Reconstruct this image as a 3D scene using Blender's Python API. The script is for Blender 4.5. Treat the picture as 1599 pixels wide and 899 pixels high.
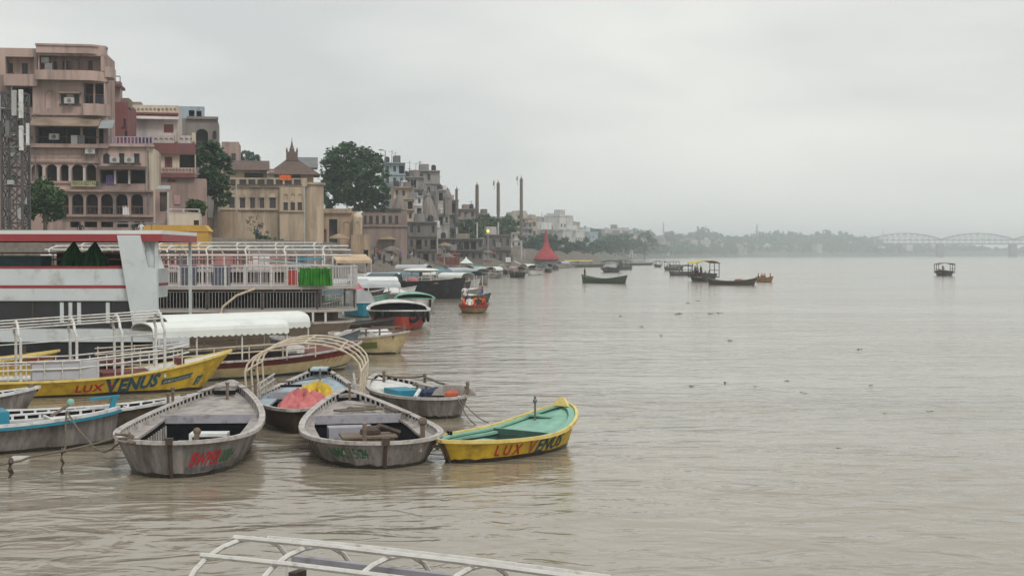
import bpy, bmesh, math, random
from math import sin, cos, pi, radians, sqrt, atan2, hypot
from mathutils import Vector, Matrix
for o in list(bpy.data.objects): bpy.data.objects.remove(o)
sc = bpy.context.scene
COL = sc.collection
RND = random.Random(7)

# ---------------------------------------------------------------- camera
CAMZ = 4.0
FPX = 2200.0
cam_d = bpy.data.cameras.new('camera'); cam = bpy.data.objects.new('camera', cam_d); COL.objects.link(cam)
cam_d.sensor_width = 36.0; cam_d.lens = FPX/1599.0*36.0
cam_d.clip_start = 0.2; cam_d.clip_end = 20000
cam.location = (0, 0, CAMZ)
cam.rotation_euler = (pi/2 - math.atan(52.5/FPX), 0, 0)
sc.camera = cam

# ---------------------------------------------------------------- sky and sun (flat monsoon overcast)
SUN_EL, SUN_AZ = radians(52), radians(150)          # azimuth measured clockwise from +Y
world = bpy.data.worlds.new('World'); sc.world = world; world.use_nodes = True
wn, wl = world.node_tree.nodes, world.node_tree.links
wn.clear()
wout = wn.new('ShaderNodeOutputWorld'); wbg = wn.new('ShaderNodeBackground')
sky = wn.new('ShaderNodeTexSky'); sky.sky_type = 'NISHITA'; sky.sun_disc = False
sky.sun_elevation = SUN_EL; sky.sun_rotation = SUN_AZ; sky.air_density = 1.0; sky.dust_density = 4.0
tc = wn.new('ShaderNodeTexCoord'); mp = wn.new('ShaderNodeMapping'); mp.inputs['Scale'].default_value = (1.0, 1.0, 3.2)
mp.inputs['Location'].default_value = (1.35, 0.2, 0.4)
nz = wn.new('ShaderNodeTexNoise'); nz.inputs['Scale'].default_value = 2.3; nz.inputs['Detail'].default_value = 5; nz.inputs['Roughness'].default_value = 0.48
nz.inputs['Distortion'].default_value = 0.35
rp = wn.new('ShaderNodeValToRGB')
rp.color_ramp.elements[0].position = 0.36; rp.color_ramp.elements[0].color = (6.3, 6.5, 6.4, 1)
rp.color_ramp.elements[1].position = 0.66; rp.color_ramp.elements[1].color = (8.75, 8.7, 8.25, 1)
mx = wn.new('ShaderNodeMix'); mx.data_type = 'RGBA'; mx.inputs[0].default_value = 0.93
wl.new(tc.outputs['Generated'], mp.inputs[0]); wl.new(mp.outputs[0], nz.inputs['Vector'])
wl.new(nz.outputs['Fac'], rp.inputs[0]); wl.new(sky.outputs[0], mx.inputs[6]); wl.new(rp.outputs[0], mx.inputs[7])
wl.new(mx.outputs[2], wbg.inputs['Color']); wbg.inputs['Strength'].default_value = 0.1
wl.new(wbg.outputs[0], wout.inputs[0])
sun_d = bpy.data.lights.new('sun', 'SUN'); sun = bpy.data.objects.new('sun', sun_d); COL.objects.link(sun)
sun_d.energy = 1.5; sun_d.angle = radians(18); sun_d.color = (1.0, 0.97, 0.92)
sd = Vector((sin(SUN_AZ)*cos(SUN_EL), cos(SUN_AZ)*cos(SUN_EL), sin(SUN_EL)))
sun.rotation_euler = sd.to_track_quat('Z', 'Y').to_euler()
sun.location = (0, 0, 400)

sc.view_settings.view_transform = 'Standard'; sc.view_settings.look = 'None'
sc.view_settings.exposure = 0.12; sc.view_settings.gamma = 1.0
sc.render.engine = 'CYCLES'
sc.cycles.use_denoising = True
sc.cycles.max_bounces = 6; sc.cycles.diffuse_bounces = 3; sc.cycles.glossy_bounces = 3
sc.cycles.transmission_bounces = 4; sc.cycles.volume_bounces = 2; sc.cycles.transparent_max_bounces = 8

# ---------------------------------------------------------------- helpers
def at(x, y, Y):
    "world point seen near photograph pixel x, y at distance Y"
    return Vector(((x-799.5)/FPX*Y, Y, CAMZ-(y-397.0)/FPX*Y))
def wat(x, y, z=0.0):
    return at(x, y, (CAMZ-z)*FPX/(y-397.0))

MATS = {}
def mat(name, col, rough=0.75, var=0.18, scale=3.0, bump=0.15, metal=0.0, dirt=None, streak=False, spec=0.35):
    "procedural material: two-tone noise, optional dirt colour (colour, amount, scale), fine relief"
    if name in MATS: return MATS[name]
    m = bpy.data.materials.new(name); m.use_nodes = True
    n, l = m.node_tree.nodes, m.node_tree.links
    b = n['Principled BSDF']
    b.inputs['Roughness'].default_value = rough; b.inputs['Metallic'].default_value = metal
    b.inputs['Specular IOR Level'].default_value = spec
    t = n.new('ShaderNodeTexCoord'); oi = n.new('ShaderNodeObjectInfo')
    va = n.new('ShaderNodeVectorMath'); va.operation = 'ADD'
    cb = n.new('ShaderNodeCombineXYZ')
    mu = n.new('ShaderNodeMath'); mu.operation = 'MULTIPLY'; mu.inputs[1].default_value = 37.0
    l.new(oi.outputs['Random'], mu.inputs[0]); l.new(mu.outputs[0], cb.inputs[0]); l.new(mu.outputs[0], cb.inputs[1])
    mp = n.new('ShaderNodeMapping')
    if streak: mp.inputs['Scale'].default_value = (1.0, 1.0, 0.22)
    l.new(t.outputs['Object'], mp.inputs[0]); l.new(mp.outputs[0], va.inputs[0]); l.new(cb.outputs[0], va.inputs[1])
    n1 = n.new('ShaderNodeTexNoise'); n1.inputs['Scale'].default_value = scale; n1.inputs['Detail'].default_value = 6; n1.inputs['Roughness'].default_value = 0.6
    l.new(va.outputs[0], n1.inputs['Vector'])
    r = n.new('ShaderNodeValToRGB')
    r.color_ramp.elements[0].position = 0.3; r.color_ramp.elements[1].position = 0.7
    r.color_ramp.elements[0].color = (*[c*(1-var) for c in col], 1)
    r.color_ramp.elements[1].color = (*[min(1, c*(1+var)) for c in col], 1)
    l.new(n1.outputs['Fac'], r.inputs[0])
    out = r.outputs[0]
    if dirt:
        dc, da, ds = dirt
        n2 = n.new('ShaderNodeTexNoise'); n2.inputs['Scale'].default_value = ds; n2.inputs['Detail'].default_value = 8; n2.inputs['Roughness'].default_value = 0.65
        l.new(va.outputs[0], n2.inputs['Vector'])
        r2 = n.new('ShaderNodeValToRGB'); r2.color_ramp.elements[0].position = 0.62-0.3*da; r2.color_ramp.elements[1].position = 0.78-0.2*da
        r2.color_ramp.elements[1].color = (min(1, .5+da*.5),)*3+(1,)
        l.new(n2.outputs['Fac'], r2.inputs[0])
        x = n.new('ShaderNodeMix'); x.data_type = 'RGBA'; x.inputs[7].default_value = (*dc, 1)
        l.new(r2.outputs[0], x.inputs[0]); l.new(out, x.inputs[6]); out = x.outputs[2]
    if streak:      # run-off stains that hang down the wall
        ms = n.new('ShaderNodeMapping'); ms.inputs['Scale'].default_value = (1.0, 1.0, 0.07)
        l.new(t.outputs['Object'], ms.inputs[0]); vs = n.new('ShaderNodeVectorMath'); vs.operation = 'ADD'; l.new(ms.outputs[0], vs.inputs[0]); l.new(cb.outputs[0], vs.inputs[1])
        n4 = n.new('ShaderNodeTexNoise'); n4.inputs['Scale'].default_value = scale*2.6; n4.inputs['Detail'].default_value = 7; n4.inputs['Roughness'].default_value = 0.7
        l.new(vs.outputs[0], n4.inputs['Vector'])
        r4 = n.new('ShaderNodeValToRGB'); r4.color_ramp.elements[0].position = 0.50; r4.color_ramp.elements[1].position = 0.72
        r4.color_ramp.elements[1].color = (.75, .75, .75, 1); l.new(n4.outputs['Fac'], r4.inputs[0])
        x4 = n.new('ShaderNodeMix'); x4.data_type = 'RGBA'; x4.inputs[7].default_value = (*[c*.33+.012 for c in col], 1)
        l.new(r4.outputs[0], x4.inputs[0]); l.new(out, x4.inputs[6]); out = x4.outputs[2]
    l.new(out, b.inputs['Base Color'])
    if bump:
        n3 = n.new('ShaderNodeTexNoise'); n3.inputs['Scale'].default_value = scale*6; n3.inputs['Detail'].default_value = 4
        l.new(va.outputs[0], n3.inputs['Vector'])
        bp = n.new('ShaderNodeBump'); bp.inputs['Strength'].default_value = bump; bp.inputs['Distance'].default_value = 0.02
        l.new(n3.outputs['Fac'], bp.inputs['Height']); l.new(bp.outputs[0], b.inputs['Normal'])
    MATS[name] = m
    return m

class MB:
    "collects shapes and links them as one mesh object"
    def __init__(s): s.v = []; s.f = []
    def add(s, vs, fs):
        o = len(s.v); s.v += [tuple(v) for v in vs]; s.f += [tuple(i+o for i in f) for f in fs]; return s
    def box(s, c, d, rz=0.0, M=None):
        x, y, z = d[0]/2, d[1]/2, d[2]/2
        vs = [Vector((a*x, b*y, e*z)) for a in (-1, 1) for b in (-1, 1) for e in (-1, 1)]
        R = M if M is not None else Matrix.Rotation(rz, 3, 'Z')
        vs = [R @ v + Vector(c) for v in vs]
        return s.add(vs, [(0, 1, 3, 2), (4, 6, 7, 5), (0, 4, 5, 1), (2, 3, 7, 6), (0, 2, 6, 4), (1, 5, 7, 3)])
    def rng(s, x0, x1, y0, y1, z0, z1):
        return s.box(((x0+x1)/2, (y0+y1)/2, (z0+z1)/2), (abs(x1-x0), abs(y1-y0), abs(z1-z0)))
    def bar(s, p, q, w, h):
        p, q = Vector(p), Vector(q); d = q-p; L = d.length
        if L < 1e-6: return s
        d.normalize(); up = Vector((0, 0, 1)) if abs(d.z) < 0.95 else Vector((0, 1, 0))
        a = d.cross(up).normalized(); b = a.cross(d)
        vs = [P + a*(i*w/2) + b*(j*h/2) for P in (p, q) for i, j in ((-1, -1), (1, -1), (1, 1), (-1, 1))]
        return s.add(vs, [(0, 1, 2, 3), (7, 6, 5, 4), (0, 4, 5, 1), (1, 5, 6, 2), (2, 6, 7, 3), (3, 7, 4, 0)])
    def tube(s, pts, r, n=6, caps=True):
        pts = [Vector(p) for p in pts]; vs = []; fs = []
        prev = None
        for i, p in enumerate(pts):
            d = (pts[min(i+1, len(pts)-1)] - pts[max(i-1, 0)]).normalized()
            if prev is None:
                up = Vector((0, 0, 1)) if abs(d.z) < 0.9 else Vector((0, 1, 0))
                a = d.cross(up).normalized()
            else:
                a = (prev - d*prev.dot(d)).normalized()
            prev = a; b = d.cross(a)
            rr = r[i] if isinstance(r, (list, tuple)) else r
            vs += [p + a*(cos(2*pi*k/n)*rr) + b*(sin(2*pi*k/n)*rr) for k in range(n)]
        for i in range(len(pts)-1):
            for k in range(n):
                fs.append((i*n+k, i*n+(k+1) % n, (i+1)*n+(k+1) % n, (i+1)*n+k))
        if caps:
            fs.append(tuple(range(n-1, -1, -1))); fs.append(tuple((len(pts)-1)*n+k for k in range(n)))
        return s.add(vs, fs)
    def lathe(s, c, prof, n=12, a0=0.0):
        c = Vector(c); vs = []; fs = []
        for r, z in prof:
            vs += [c + Vector((r*cos(a0+2*pi*k/n), r*sin(a0+2*pi*k/n), z)) for k in range(n)]
        for i in range(len(prof)-1):
            for k in range(n):
                fs.append((i*n+k, i*n+(k+1) % n, (i+1)*n+(k+1) % n, (i+1)*n+k))
        fs.append(tuple(range(n-1, -1, -1))); fs.append(tuple((len(prof)-1)*n+k for k in range(n)))
        return s.add(vs, fs)
    def grid(s, P, flip=False):
        nu, nv = len(P), len(P[0]); fs = []
        for i in range(nu-1):
            for j in range(nv-1):
                f = (i*nv+j, (i+1)*nv+j, (i+1)*nv+j+1, i*nv+j+1)
                fs.append(f[::-1] if flip else f)
        return s.add([p for row in P for p in row], fs)
    def prism(s, poly, o, ux, uy, uz, d):
        "polygon (a,b) in the plane o+a*ux+b*uy, thickened along uz by d"
        o, ux, uy, uz = Vector(o), Vector(ux), Vector(uy), Vector(uz); n = len(poly)
        vs = [o+ux*a+uy*b for a, b in poly] + [o+ux*a+uy*b+uz*d for a, b in poly]
        return s.add(vs, [tuple(range(n)), tuple(range(2*n-1, n-1, -1))] + [(i, i+n, (i+1) % n+n, (i+1) % n) for i in range(n)])
    def ball(s, c, r, n=8, m=5):
        r = r if isinstance(r, (tuple, list)) else (r, r, r); c = Vector(c); vs = []; fs = []
        for i in range(m+1):
            th = pi*i/m
            for k in range(n):
                vs.append(c+Vector((r[0]*sin(th)*cos(2*pi*k/n), r[1]*sin(th)*sin(2*pi*k/n), r[2]*cos(th))))
        for i in range(m):
            for k in range(n): fs.append((i*n+k, (i+1)*n+k, (i+1)*n+(k+1) % n, i*n+(k+1) % n))
        return s.add(vs, fs)
    def build(s, name, m, parent=None, smooth=False, loc=None):
        me = bpy.data.meshes.new(name); me.from_pydata(s.v, [], s.f); me.update()
        if smooth:
            for p in me.polygons: p.use_smooth = True
            if hasattr(me, 'set_sharp_from_angle'): me.set_sharp_from_angle(angle=radians(38))
        if m is not None: me.materials.append(m)
        o = bpy.data.objects.new(name, me); COL.objects.link(o)
        if parent is not None: o.parent = parent
        if loc is not None: o.location = loc
        return o
def tag(o, label=None, cat=None, group=None, kind=None):
    if label: o['label'] = label
    if cat: o['category'] = cat
    if group: o['group'] = group
    if kind: o['kind'] = kind
    return o
def thing(name, label, cat, loc=(0, 0, 0), rz=0.0, group=None, scale=1.0):
    o = bpy.data.objects.new(name, None); COL.objects.link(o); o.empty_display_size = 0.2
    o.location = loc; o.rotation_euler = (0, 0, rz); o.scale = (scale,)*3
    return tag(o, label, cat, group)
def copy_tree(o, parent=None):
    c = o.copy(); COL.objects.link(c)
    if parent is not None: c.parent = parent
    for ch in list(o.children): copy_tree(ch, c)
    return c
def arc(c, r0, r1, a0, a1, n, U, V):
    "points on an ellipse arc in the plane c,U,V"
    c, U, V = Vector(c), Vector(U), Vector(V)
    return [c+U*(r0*cos(a0+(a1-a0)*i/n))+V*(r1*sin(a0+(a1-a0)*i/n)) for i in range(n+1)]
def text_mesh(txt, h, shear=0.0, heavy=0.0, space=1.0, xs=1.0):
    "flat vertices and faces of lettering of cap height h, origin at the lower start"
    cu = bpy.data.curves.new('lettering', 'FONT'); cu.body = txt; cu.size = 1.0; cu.shear = shear; cu.offset = heavy
    cu.space_character = space; cu.resolution_u = 2; cu.fill_mode = 'FRONT'
    o = bpy.data.objects.new('lettering', cu); COL.objects.link(o)
    dg = bpy.context.evaluated_depsgraph_get(); me = o.evaluated_get(dg).to_mesh()
    k = h/0.69
    vs = [(v.co.x*k*xs, v.co.y*k) for v in me.vertices]; fs = [tuple(p.vertices) for p in me.polygons]
    o.evaluated_get(dg).to_mesh_clear()
    bpy.data.objects.remove(o); bpy.data.curves.remove(cu)
    return vs, fs

# ---------------------------------------------------------------- water, land
def water_material():
    m = bpy.data.materials.new('muddy_river_water'); m.use_nodes = True
    n, l = m.node_tree.nodes, m.node_tree.links; b = n['Principled BSDF']
    b.inputs['IOR'].default_value = 1.38; b.inputs['Roughness'].default_value = 0.11
    b.inputs['Specular IOR Level'].default_value = 0.5
    t = n.new('ShaderNodeTexCoord')
    def noise(sx, sy, scale, detail, rough=0.55, dist=0.0):
        mp = n.new('ShaderNodeMapping'); mp.inputs['Scale'].default_value = (sx, sy, 1); mp.inputs['Rotation'].default_value = (0, 0, radians(-8))
        z = n.new('ShaderNodeTexNoise'); z.inputs['Scale'].default_value = scale; z.inputs['Detail'].default_value = detail
        z.inputs['Roughness'].default_value = rough; z.inputs['Distortion'].default_value = dist
        l.new(t.outputs['Object'], mp.inputs[0]); l.new(mp.outputs[0], z.inputs['Vector']); return z.outputs['Fac']
    big = noise(0.25, 1.0, 0.09, 5, .6, .5)
    mid = noise(0.6, 1.0, 0.42, 3, dist=0.7)
    fine = noise(0.6, 1.0, 1.35, 3, .5, dist=0.9)
    rip = noise(0.8, 1.1, 5.5, 2)
    r = n.new('ShaderNodeValToRGB')
    r.color_ramp.elements[0].position = 0.35; r.color_ramp.elements[1].position = 0.68
    r.color_ramp.elements[0].color = (0.235, 0.2, 0.147, 1); r.color_ramp.elements[1].color = (0.282, 0.245, 0.19, 1)
    l.new(big, r.inputs[0]); l.new(r.outputs[0], b.inputs['Base Color'])
    # choppier patches and calmer patches
    rg = n.new('ShaderNodeMapRange'); rg.inputs[1].default_value = 0.38; rg.inputs[2].default_value = 0.62; rg.inputs[3].default_value = 0.12; rg.inputs[4].default_value = 1.5
    l.new(noise(0.22, 1.0, 0.075, 6, .62, .8), rg.inputs[0])
    def mul(a, k):
        x = n.new('ShaderNodeMath'); x.operation = 'MULTIPLY'; l.new(a, x.inputs[0])
        if isinstance(k, float): x.inputs[1].default_value = k
        else: l.new(k, x.inputs[1])
        return x.outputs[0]
    def add(a, c):
        x = n.new('ShaderNodeMath'); x.operation = 'ADD'; l.new(a, x.inputs[0]); l.new(c, x.inputs[1]); return x.outputs[0]
    hgt = add(mul(mid, 0.30), mul(add(mul(fine, 0.19), mul(rip, 0.012)), rg.outputs[0]))
    bp = n.new('ShaderNodeBump'); bp.inputs['Strength'].default_value = 0.58; bp.inputs['Distance'].default_value = 0.6
    l.new(hgt, bp.inputs['Height']); l.new(bp.outputs[0], b.inputs['Normal'])
    return m
WATER_M = water_material()
w = MB(); w.add([(-6000, -300, 0), (6000, -300, 0), (6000, 6000, 0), (-6000, 6000, 0)], [(0, 1, 2, 3)])
tag(w.build('river_water', WATER_M), kind='structure')

# waterline of the curving bank, from the near ghats to beyond the bridge
BANK = [(-60, -40), (-52, 20), (-38, 48), (-25, 68), (-22, 85), (-20, 116), (-18, 135), (-13.5, 190), (-10.5, 220), (-7, 244), (1, 300), (8, 360), (38, 560), (74, 850), (114, 1257), (200, 1650), (380, 2150), (640, 2480), (1000, 2850), (2600, 3400), (5200, 3900)]
def bank_point(d):
    "point on the waterline at arc length d and the direction pointing inland"
    for (a, b) in zip(BANK[:-1], BANK[1:]):
        a, b = Vector(a), Vector(b); L = (b-a).length
        if d <= L or b == Vector(BANK[-1]):
            t = (b-a).normalized(); return a+t*d, Vector((-t.y, t.x)), t
        d -= L
def bank_at_Y(Y):
    d = 0
    for (a, b) in zip(BANK[:-1], BANK[1:]):
        a, b = Vector(a), Vector(b)
        if a.y <= Y <= b.y:
            k = (Y-a.y)/(b.y-a.y); return a.lerp(b, k), d+(b-a).length*k
        d += (b-a).length
    return Vector(BANK[-1]), d
def build_land():
    m = MB(); rows = []
    # terrain profile inland: (distance, height)
    prof = [(-3, -1.5), (0, -0.2), (2, 0.4), (13.2, 5.2), (24, 5.5), (45, 9), (120, 13), (1500, 15), (4000, 15)]
    ds = [0, 30, 60, 90, 115, 140, 170, 200, 230, 260, 290, 325, 360, 390, 420, 480, 580, 780, 1000, 1300, 1700, 2200, 2700, 3300, 4400, 7000]
    for d in ds:
        p, inl, t = bank_point(d)
        k = (1+min(.9, max(0, (d-1300)/1000))) if p.y < 2560 else .9; rows.append([(p.x+inl.x*x, p.y+inl.y*x, z*(k if x > 20 else 1)) for x, z in prof])
    m.grid(rows)
    return tag(m.build('river_bank', mat('bank_earth', (0.115, 0.112, 0.09), 0.95, 0.25, 0.25, 0.2, dirt=((0.07, 0.08, 0.045), 0.35, 0.05))), kind='structure')
build_land()

def build_steps():
    n = 22; run = 13.0; rise = 5.6
    d = 60.0; k = 0
    sm = mat('ghat_stone', (0.235, 0.205, 0.175), 0.9, 0.25, 1.2, 0.3, dirt=((0.10, 0.085, 0.07), 0.4, 0.5))
    while d < 620:
        L = 14.0 if d < 430 else 40.0
        rows = []
        for i in range(5):
            p, inl, t = bank_point(d+(L-.06)*i/4); row = []
            for q in range(n):
                z0 = .35+q*rise/n; a = q*run/n
                row += [(p.x+inl.x*a, p.y+inl.y*a, z0-rise/n), (p.x+inl.x*a, p.y+inl.y*a, z0)]
            row.append((p.x+inl.x*(run+1.5), p.y+inl.y*(run+1.5), .35+(n-1)*rise/n))
            rows.append(row)
        m = MB(); m.grid(rows)
        o = m.build('ghat_steps', sm); tag(o, kind='structure')
        d += L; k += 1
build_steps()
# ---------------------------------------------------------------- boat building
class Hull:
    def __init__(s, L, B, fb, sb=0.3, ss=0.1, draft=0.22, pb=1.7, qb=0.85, ps=2.6, qs=0.5, tm=0.42, flare=0.62, ob=0.5, os_=0.25, n=28):
        s.L, s.B, s.fb, s.sb, s.ss, s.dr = L, B, fb, sb, ss, draft
        s.pb, s.qb, s.ps, s.qs, s.tm, s.fl, s.ob, s.os = pb, qb, ps, qs, tm, flare, ob, os_
        a = [tm*(1-cos(pi/2*i/(n//2))) if False else tm*(1-sin(pi/2*(1-i/(n//2)))) for i in range(n//2)]
        b = [tm+(1-tm)*sin(pi/2*i/(n-n//2)) for i in range(n-n//2+1)]
        s.T = a+b
        s.loop = [s.gun(t, 1) for t in reversed(s.T)] + [s.gun(t, -1) for t in s.T[1:]]   # bow > port > stern > starboard > bow
    def s_(s, t): return (t-s.tm)/s.tm if t < s.tm else (t-s.tm)/(1-s.tm)
    def w(s, t):
        q = abs(s.s_(t)); q = min(q, 1.0)
        return s.B/2*((1-q**s.ps)**s.qs if t < s.tm else (1-q**s.pb)**s.qb)
    def zs(s, t):
        q = s.s_(t); return s.fb + (s.ss*q*q if t < s.tm else s.sb*abs(q)**2.2)
    def pt(s, t, u, side, off=0.0):
        q = s.s_(t); zb = -s.dr + (0.10*abs(q)**3)
        x = t*s.L + (s.os*(1-u)*abs(q)**3 if t < s.tm else -s.ob*(1-u)*abs(q)**3)
        y = side*(s.w(t)*(s.fl+(1-s.fl)*u**0.8)*(1 if u > 0 else 0.98)+off)
        return Vector((x, y, zb+(s.zs(t)-zb)*u))
    def half(s, t, z):
        u = max(0.0, min(1.0, s.u_of_z(t, z))); q = abs(s.s_(t))
        t2 = t-s.os*(1-u)*max(q, .55)**3/s.L*1.3 if t < s.tm else t+s.ob*(1-u)*q**3/s.L*1.2
        return s.w(min(1, max(0, t2)))*(s.fl+(1-s.fl)*u**0.8)
    def gun(s, t, side): return Vector((t*s.L, side*s.w(t), s.zs(t)))
    def u_of_z(s, t, z):
        q = s.s_(t); zb = -s.dr + (0.10*abs(q)**3); return (z-zb)/(s.zs(t)-zb)
    def rail(s, mb, o0, o1, z0, z1, lo=0, hi=None):
        "rectangular strip that runs round the sheer, offsets measured outwards"
        P = s.loop[lo:hi]; n = len(P); rows = []
        for i, p in enumerate(P):
            d = P[min(i+1, n-1)]-P[max(i-1, 0)]; d = Vector((d.x, d.y, 0)).normalized()
            nr = Vector((-d.y, d.x, 0))
            c = Vector((s.tm*s.L, 0, 0)); 
            if nr.dot(p-c) < 0: nr = -nr
            ring = [p+nr*a+Vector((0, 0, b)) for a, b in ((o0, z0), (o1, z0), (o1, z1), (o0, z1))]
            for v in ring:
                if v.y*p.y < 0: v.y = 0.0
            rows.append(ring+[ring[0]])
        mb.grid(rows); k = len(mb.v)-5
        mb.f.append((k, k+1, k+2, k+3)); k = len(mb.v)-5*n; mb.f.append((k+3, k+2, k+1, k))
    def along(s, d, side, t0):
        "parameter t at arc length d from t0 along one side's sheer"
        if not hasattr(s, 'tab'):
            s.tab = []; acc = 0; last = None
            for i in range(601):
                t = (i/600)**2; p = s.gun(t, 1); p.z = 0
                if last is not None: acc += (p-last).length
                last = p; s.tab.append((acc, t))
        a0 = -t0 if t0 < 0 else min(s.tab, key=lambda q: abs(q[1]-t0))[0]   # a negative t0 is a distance from the stern stem
        a = a0+d
        for (x0, ta), (x1, tb) in zip(s.tab[:-1], s.tab[1:]):
            if x0 <= a <= x1: return ta+(tb-ta)*(a-x0)/max(1e-9, x1-x0)
        return 0.0 if a < 0 else 1.0

def hull_skin(h, m, root, name='hull', inner=True, mi=None):
    mb = MB(); U = [0, .3, .55, .8, 1.0]
    for sd in (1, -1):
        mb.grid([[h.pt(t, u, sd) for u in U] for t in h.T], flip=(sd > 0))
    mb.grid([[h.pt(t, 0, 1), h.pt(t, 0, -1)] for t in h.T], flip=True)
    o = mb.build(name, m, root, smooth=True)
    wl = MB(); wr = random.Random(int(h.L*1000))
    for sd in (1, -1):
        wl.grid([[h.pt(t, h.u_of_z(t, z), sd, .004) for z in (-.06, .02, .055+wr.uniform(0, .05))] for t in h.T], flip=(sd > 0))
    wl.build('waterline_stain', WETBAND, root, smooth=True)
    if inner:
        mb = MB()
        for sd in (1, -1):
            rows = []
            for t in h.T[1:-1]:
                rows.append([h.pt(t, u, sd, -min(0.05, h.w(t)*.6)) for u in (0.25, .6, .985)])
            mb.grid(rows, flip=(sd < 0))
        mb.build('inner_lining', mi or m, root, smooth=True)
    return o
def gunwale(h, m, root, wd=0.052, slots=True, step=0.21, hgt=0.045):
    mb = MB(); h.rail(mb, -0.02, wd-0.02, -hgt, 0.022)
    if slots:
        dk = MB(); h.rail(dk, -.075, -.058, -.12, -.012); dk.build('gunwale_slot_shade', DARKIN, root)  # dark strip put in for the shade inside the slots
        h.rail(mb, -0.09, -0.02, -.012, 0.014)
        acc = 0
        for a, b in zip(h.loop[:-1], h.loop[1:]):
            L = (b-a).length; d = (b-a).normalized() if L > 0 else Vector((1, 0, 0))
            while acc < L:
                p = a+d*acc; nr = Vector((-d.y, d.x, 0)).normalized()
                if nr.dot(p-Vector((h.tm*h.L, 0, 0))) < 0: nr = -nr
                if h.w(p.x/h.L) > 0.2: mb.box(p-nr*0.075+Vector((0, 0, -.066)), (0.055, 0.04, .105), atan2(d.y, d.x))
                acc += step
            acc -= L
    return mb.build('gunwale', m, root)
def deck(h, m, root, x0, x1, cw, drop=0.1, mc=None, mf=None, floor=0.12, stern_deck=True, bow_deck=True, taper=0.0, planks=True):
    "side decks round an open well from x0 to x1 of half-width cw (fraction of the beam), end decks, well walls, floor boards"
    t0, t1 = x0/h.L, x1/h.L; ins = 0.1
    wc = lambda t: min(h.B/2*cw*(1-taper*(t-t0)/(t1-t0)), max(0.02, h.w(t)-0.2))
    zd = lambda t: h.zs(t)-drop
    wi = lambda t: max(0.01, h.w(t)-ins)
    mid = [t0]+[t for t in h.T if t0 < t < t1]+[t1]
    for sd in (1, -1):
        mb = MB()
        rows = [[Vector((t*h.L, sd*wi(t), zd(t))), Vector((t*h.L, sd*wc(t), zd(t))), Vector((t*h.L, sd*wc(t), zd(t)-.05))] for t in mid]
        mb.grid(rows, flip=(sd < 0)); mb.build('side_bench', m, root)
    if bow_deck:
        ts = [t1]+[t for t in h.T if t > t1 and t < .99]
        mb = MB(); mb.grid([[Vector((t*h.L, k*wi(t), zd(t)+.05*(1-abs(k)))) for k in (1, .5, 0, -.5, -1)] for t in ts])
        mb.rng(x1-.02, x1+.03, -wi(t1)+.02, wi(t1)-.02, zd(t1)-.12, zd(t1)+.055); mb.build('bow_deck', m, root)
    if stern_deck:
        ts = [t for t in h.T if t < t0 and t > .012]+[t0]
        mb = MB(); mb.grid([[Vector((t*h.L, k*wi(t), zd(t)-.02)) for k in (1, .5, 0, -.5, -1)] for t in ts])
        mb.rng(x0-.03, x0+.02, -wi(t0)+.02, wi(t0)-.02, zd(t0)-.1, zd(t0)+.0); mb.build('stern_deck', m, root)
    mb = MB()
    for sd in (1, -1):
        rows = [[Vector((t*h.L, sd*(wc(t)+.05), zd(t)-.03)), Vector((t*h.L, sd*min(wc(t)+.02, h.half(t, floor)-.06), floor))] for t in mid]
        mb.grid(rows, flip=(sd < 0))
    for xx, tt in ((x1-.05, t1), (x0+.02, t0)):
        a, c = min(wc(tt)+.06, h.half(tt, floor)-.06), min(wc(tt)+.06, h.half(tt, zd(tt)-.1)-.06)
        mb.prism([(-a, floor), (a, floor), (c, zd(tt)-.1), (-c, zd(tt)-.1)], (xx, 0, 0), (0, 1, 0), (0, 0, 1), (1, 0, 0), .03)
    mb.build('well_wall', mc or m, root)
    if planks:
        n = max(3, int((x1-x0)/.34)); st = (x1-x0)/n
        for i in range(n):
            xa = x0+i*st; tt = (xa+st/2)/h.L
            b = MB(); hf = max(.1, min(wc(tt)+.03, min(h.half(xa/h.L, floor), h.half((xa+st)/h.L, floor))-.09)); b.rng(xa+.012, xa+st-.012, -hf, hf, floor-.03, floor+.006*(i % 3)); b.build('floor_plank', mf or mc or m, root)
def hull_text(h, txt, m, root, t0, z0, size, side, shear=0.0, heavy=0.0, xs=1.0, space=1.0, name='lettering', off=0.012):
    vs, fs = text_mesh(txt, size, shear, heavy, space, xs)
    mb = MB(); P = []
    for a, b in vs:
        t = h.along(a if side < 0 else -a, side, t0)
        u = h.u_of_z(t, z0+b + (h.zs(t)-h.zs(max(0, t0)))*0.9)
        P.append(h.pt(t, max(0.05, min(.97, u)), side, off))
    mb.add(P, fs); return mb.build(name, m, root)
def hull_patch(h, m, root, t0, d, z0, z1, side, name='painted_panel', off=0.007, n=10):
    mb = MB(); rows = []
    for i in range(n+1):
        t = h.along(d*i/n if side < 0 else -d*i/n, side, t0); dz = (h.zs(t)-h.zs(t0))*.9
        rows.append([h.pt(t, h.u_of_z(t, z+dz), side, off) for z in (z0, (z0+z1)/2, z1)])
    mb.grid(rows, flip=side > 0); return mb.build(name, m, root)
def hull_band(h, m, root, u0, u1, off=0.006, name='painted_band'):
    mb = MB()
    for sd in (1, -1):
        mb.grid([[h.pt(t, u, sd, off) for u in (u0, (u0+u1)/2, u1)] for t in h.T], flip=(sd > 0))
    return mb.build(name, m, root, smooth=True)
def rope_pts(p, q, sag, n=10, wob=0.0, rnd=RND):
    p, q = Vector(p), Vector(q)
    return [p.lerp(q, i/n)+Vector((rnd.uniform(-wob, wob), rnd.uniform(-wob, wob), -sag*4*(i/n)*(1-i/n))) for i in range(n+1)]
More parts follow.
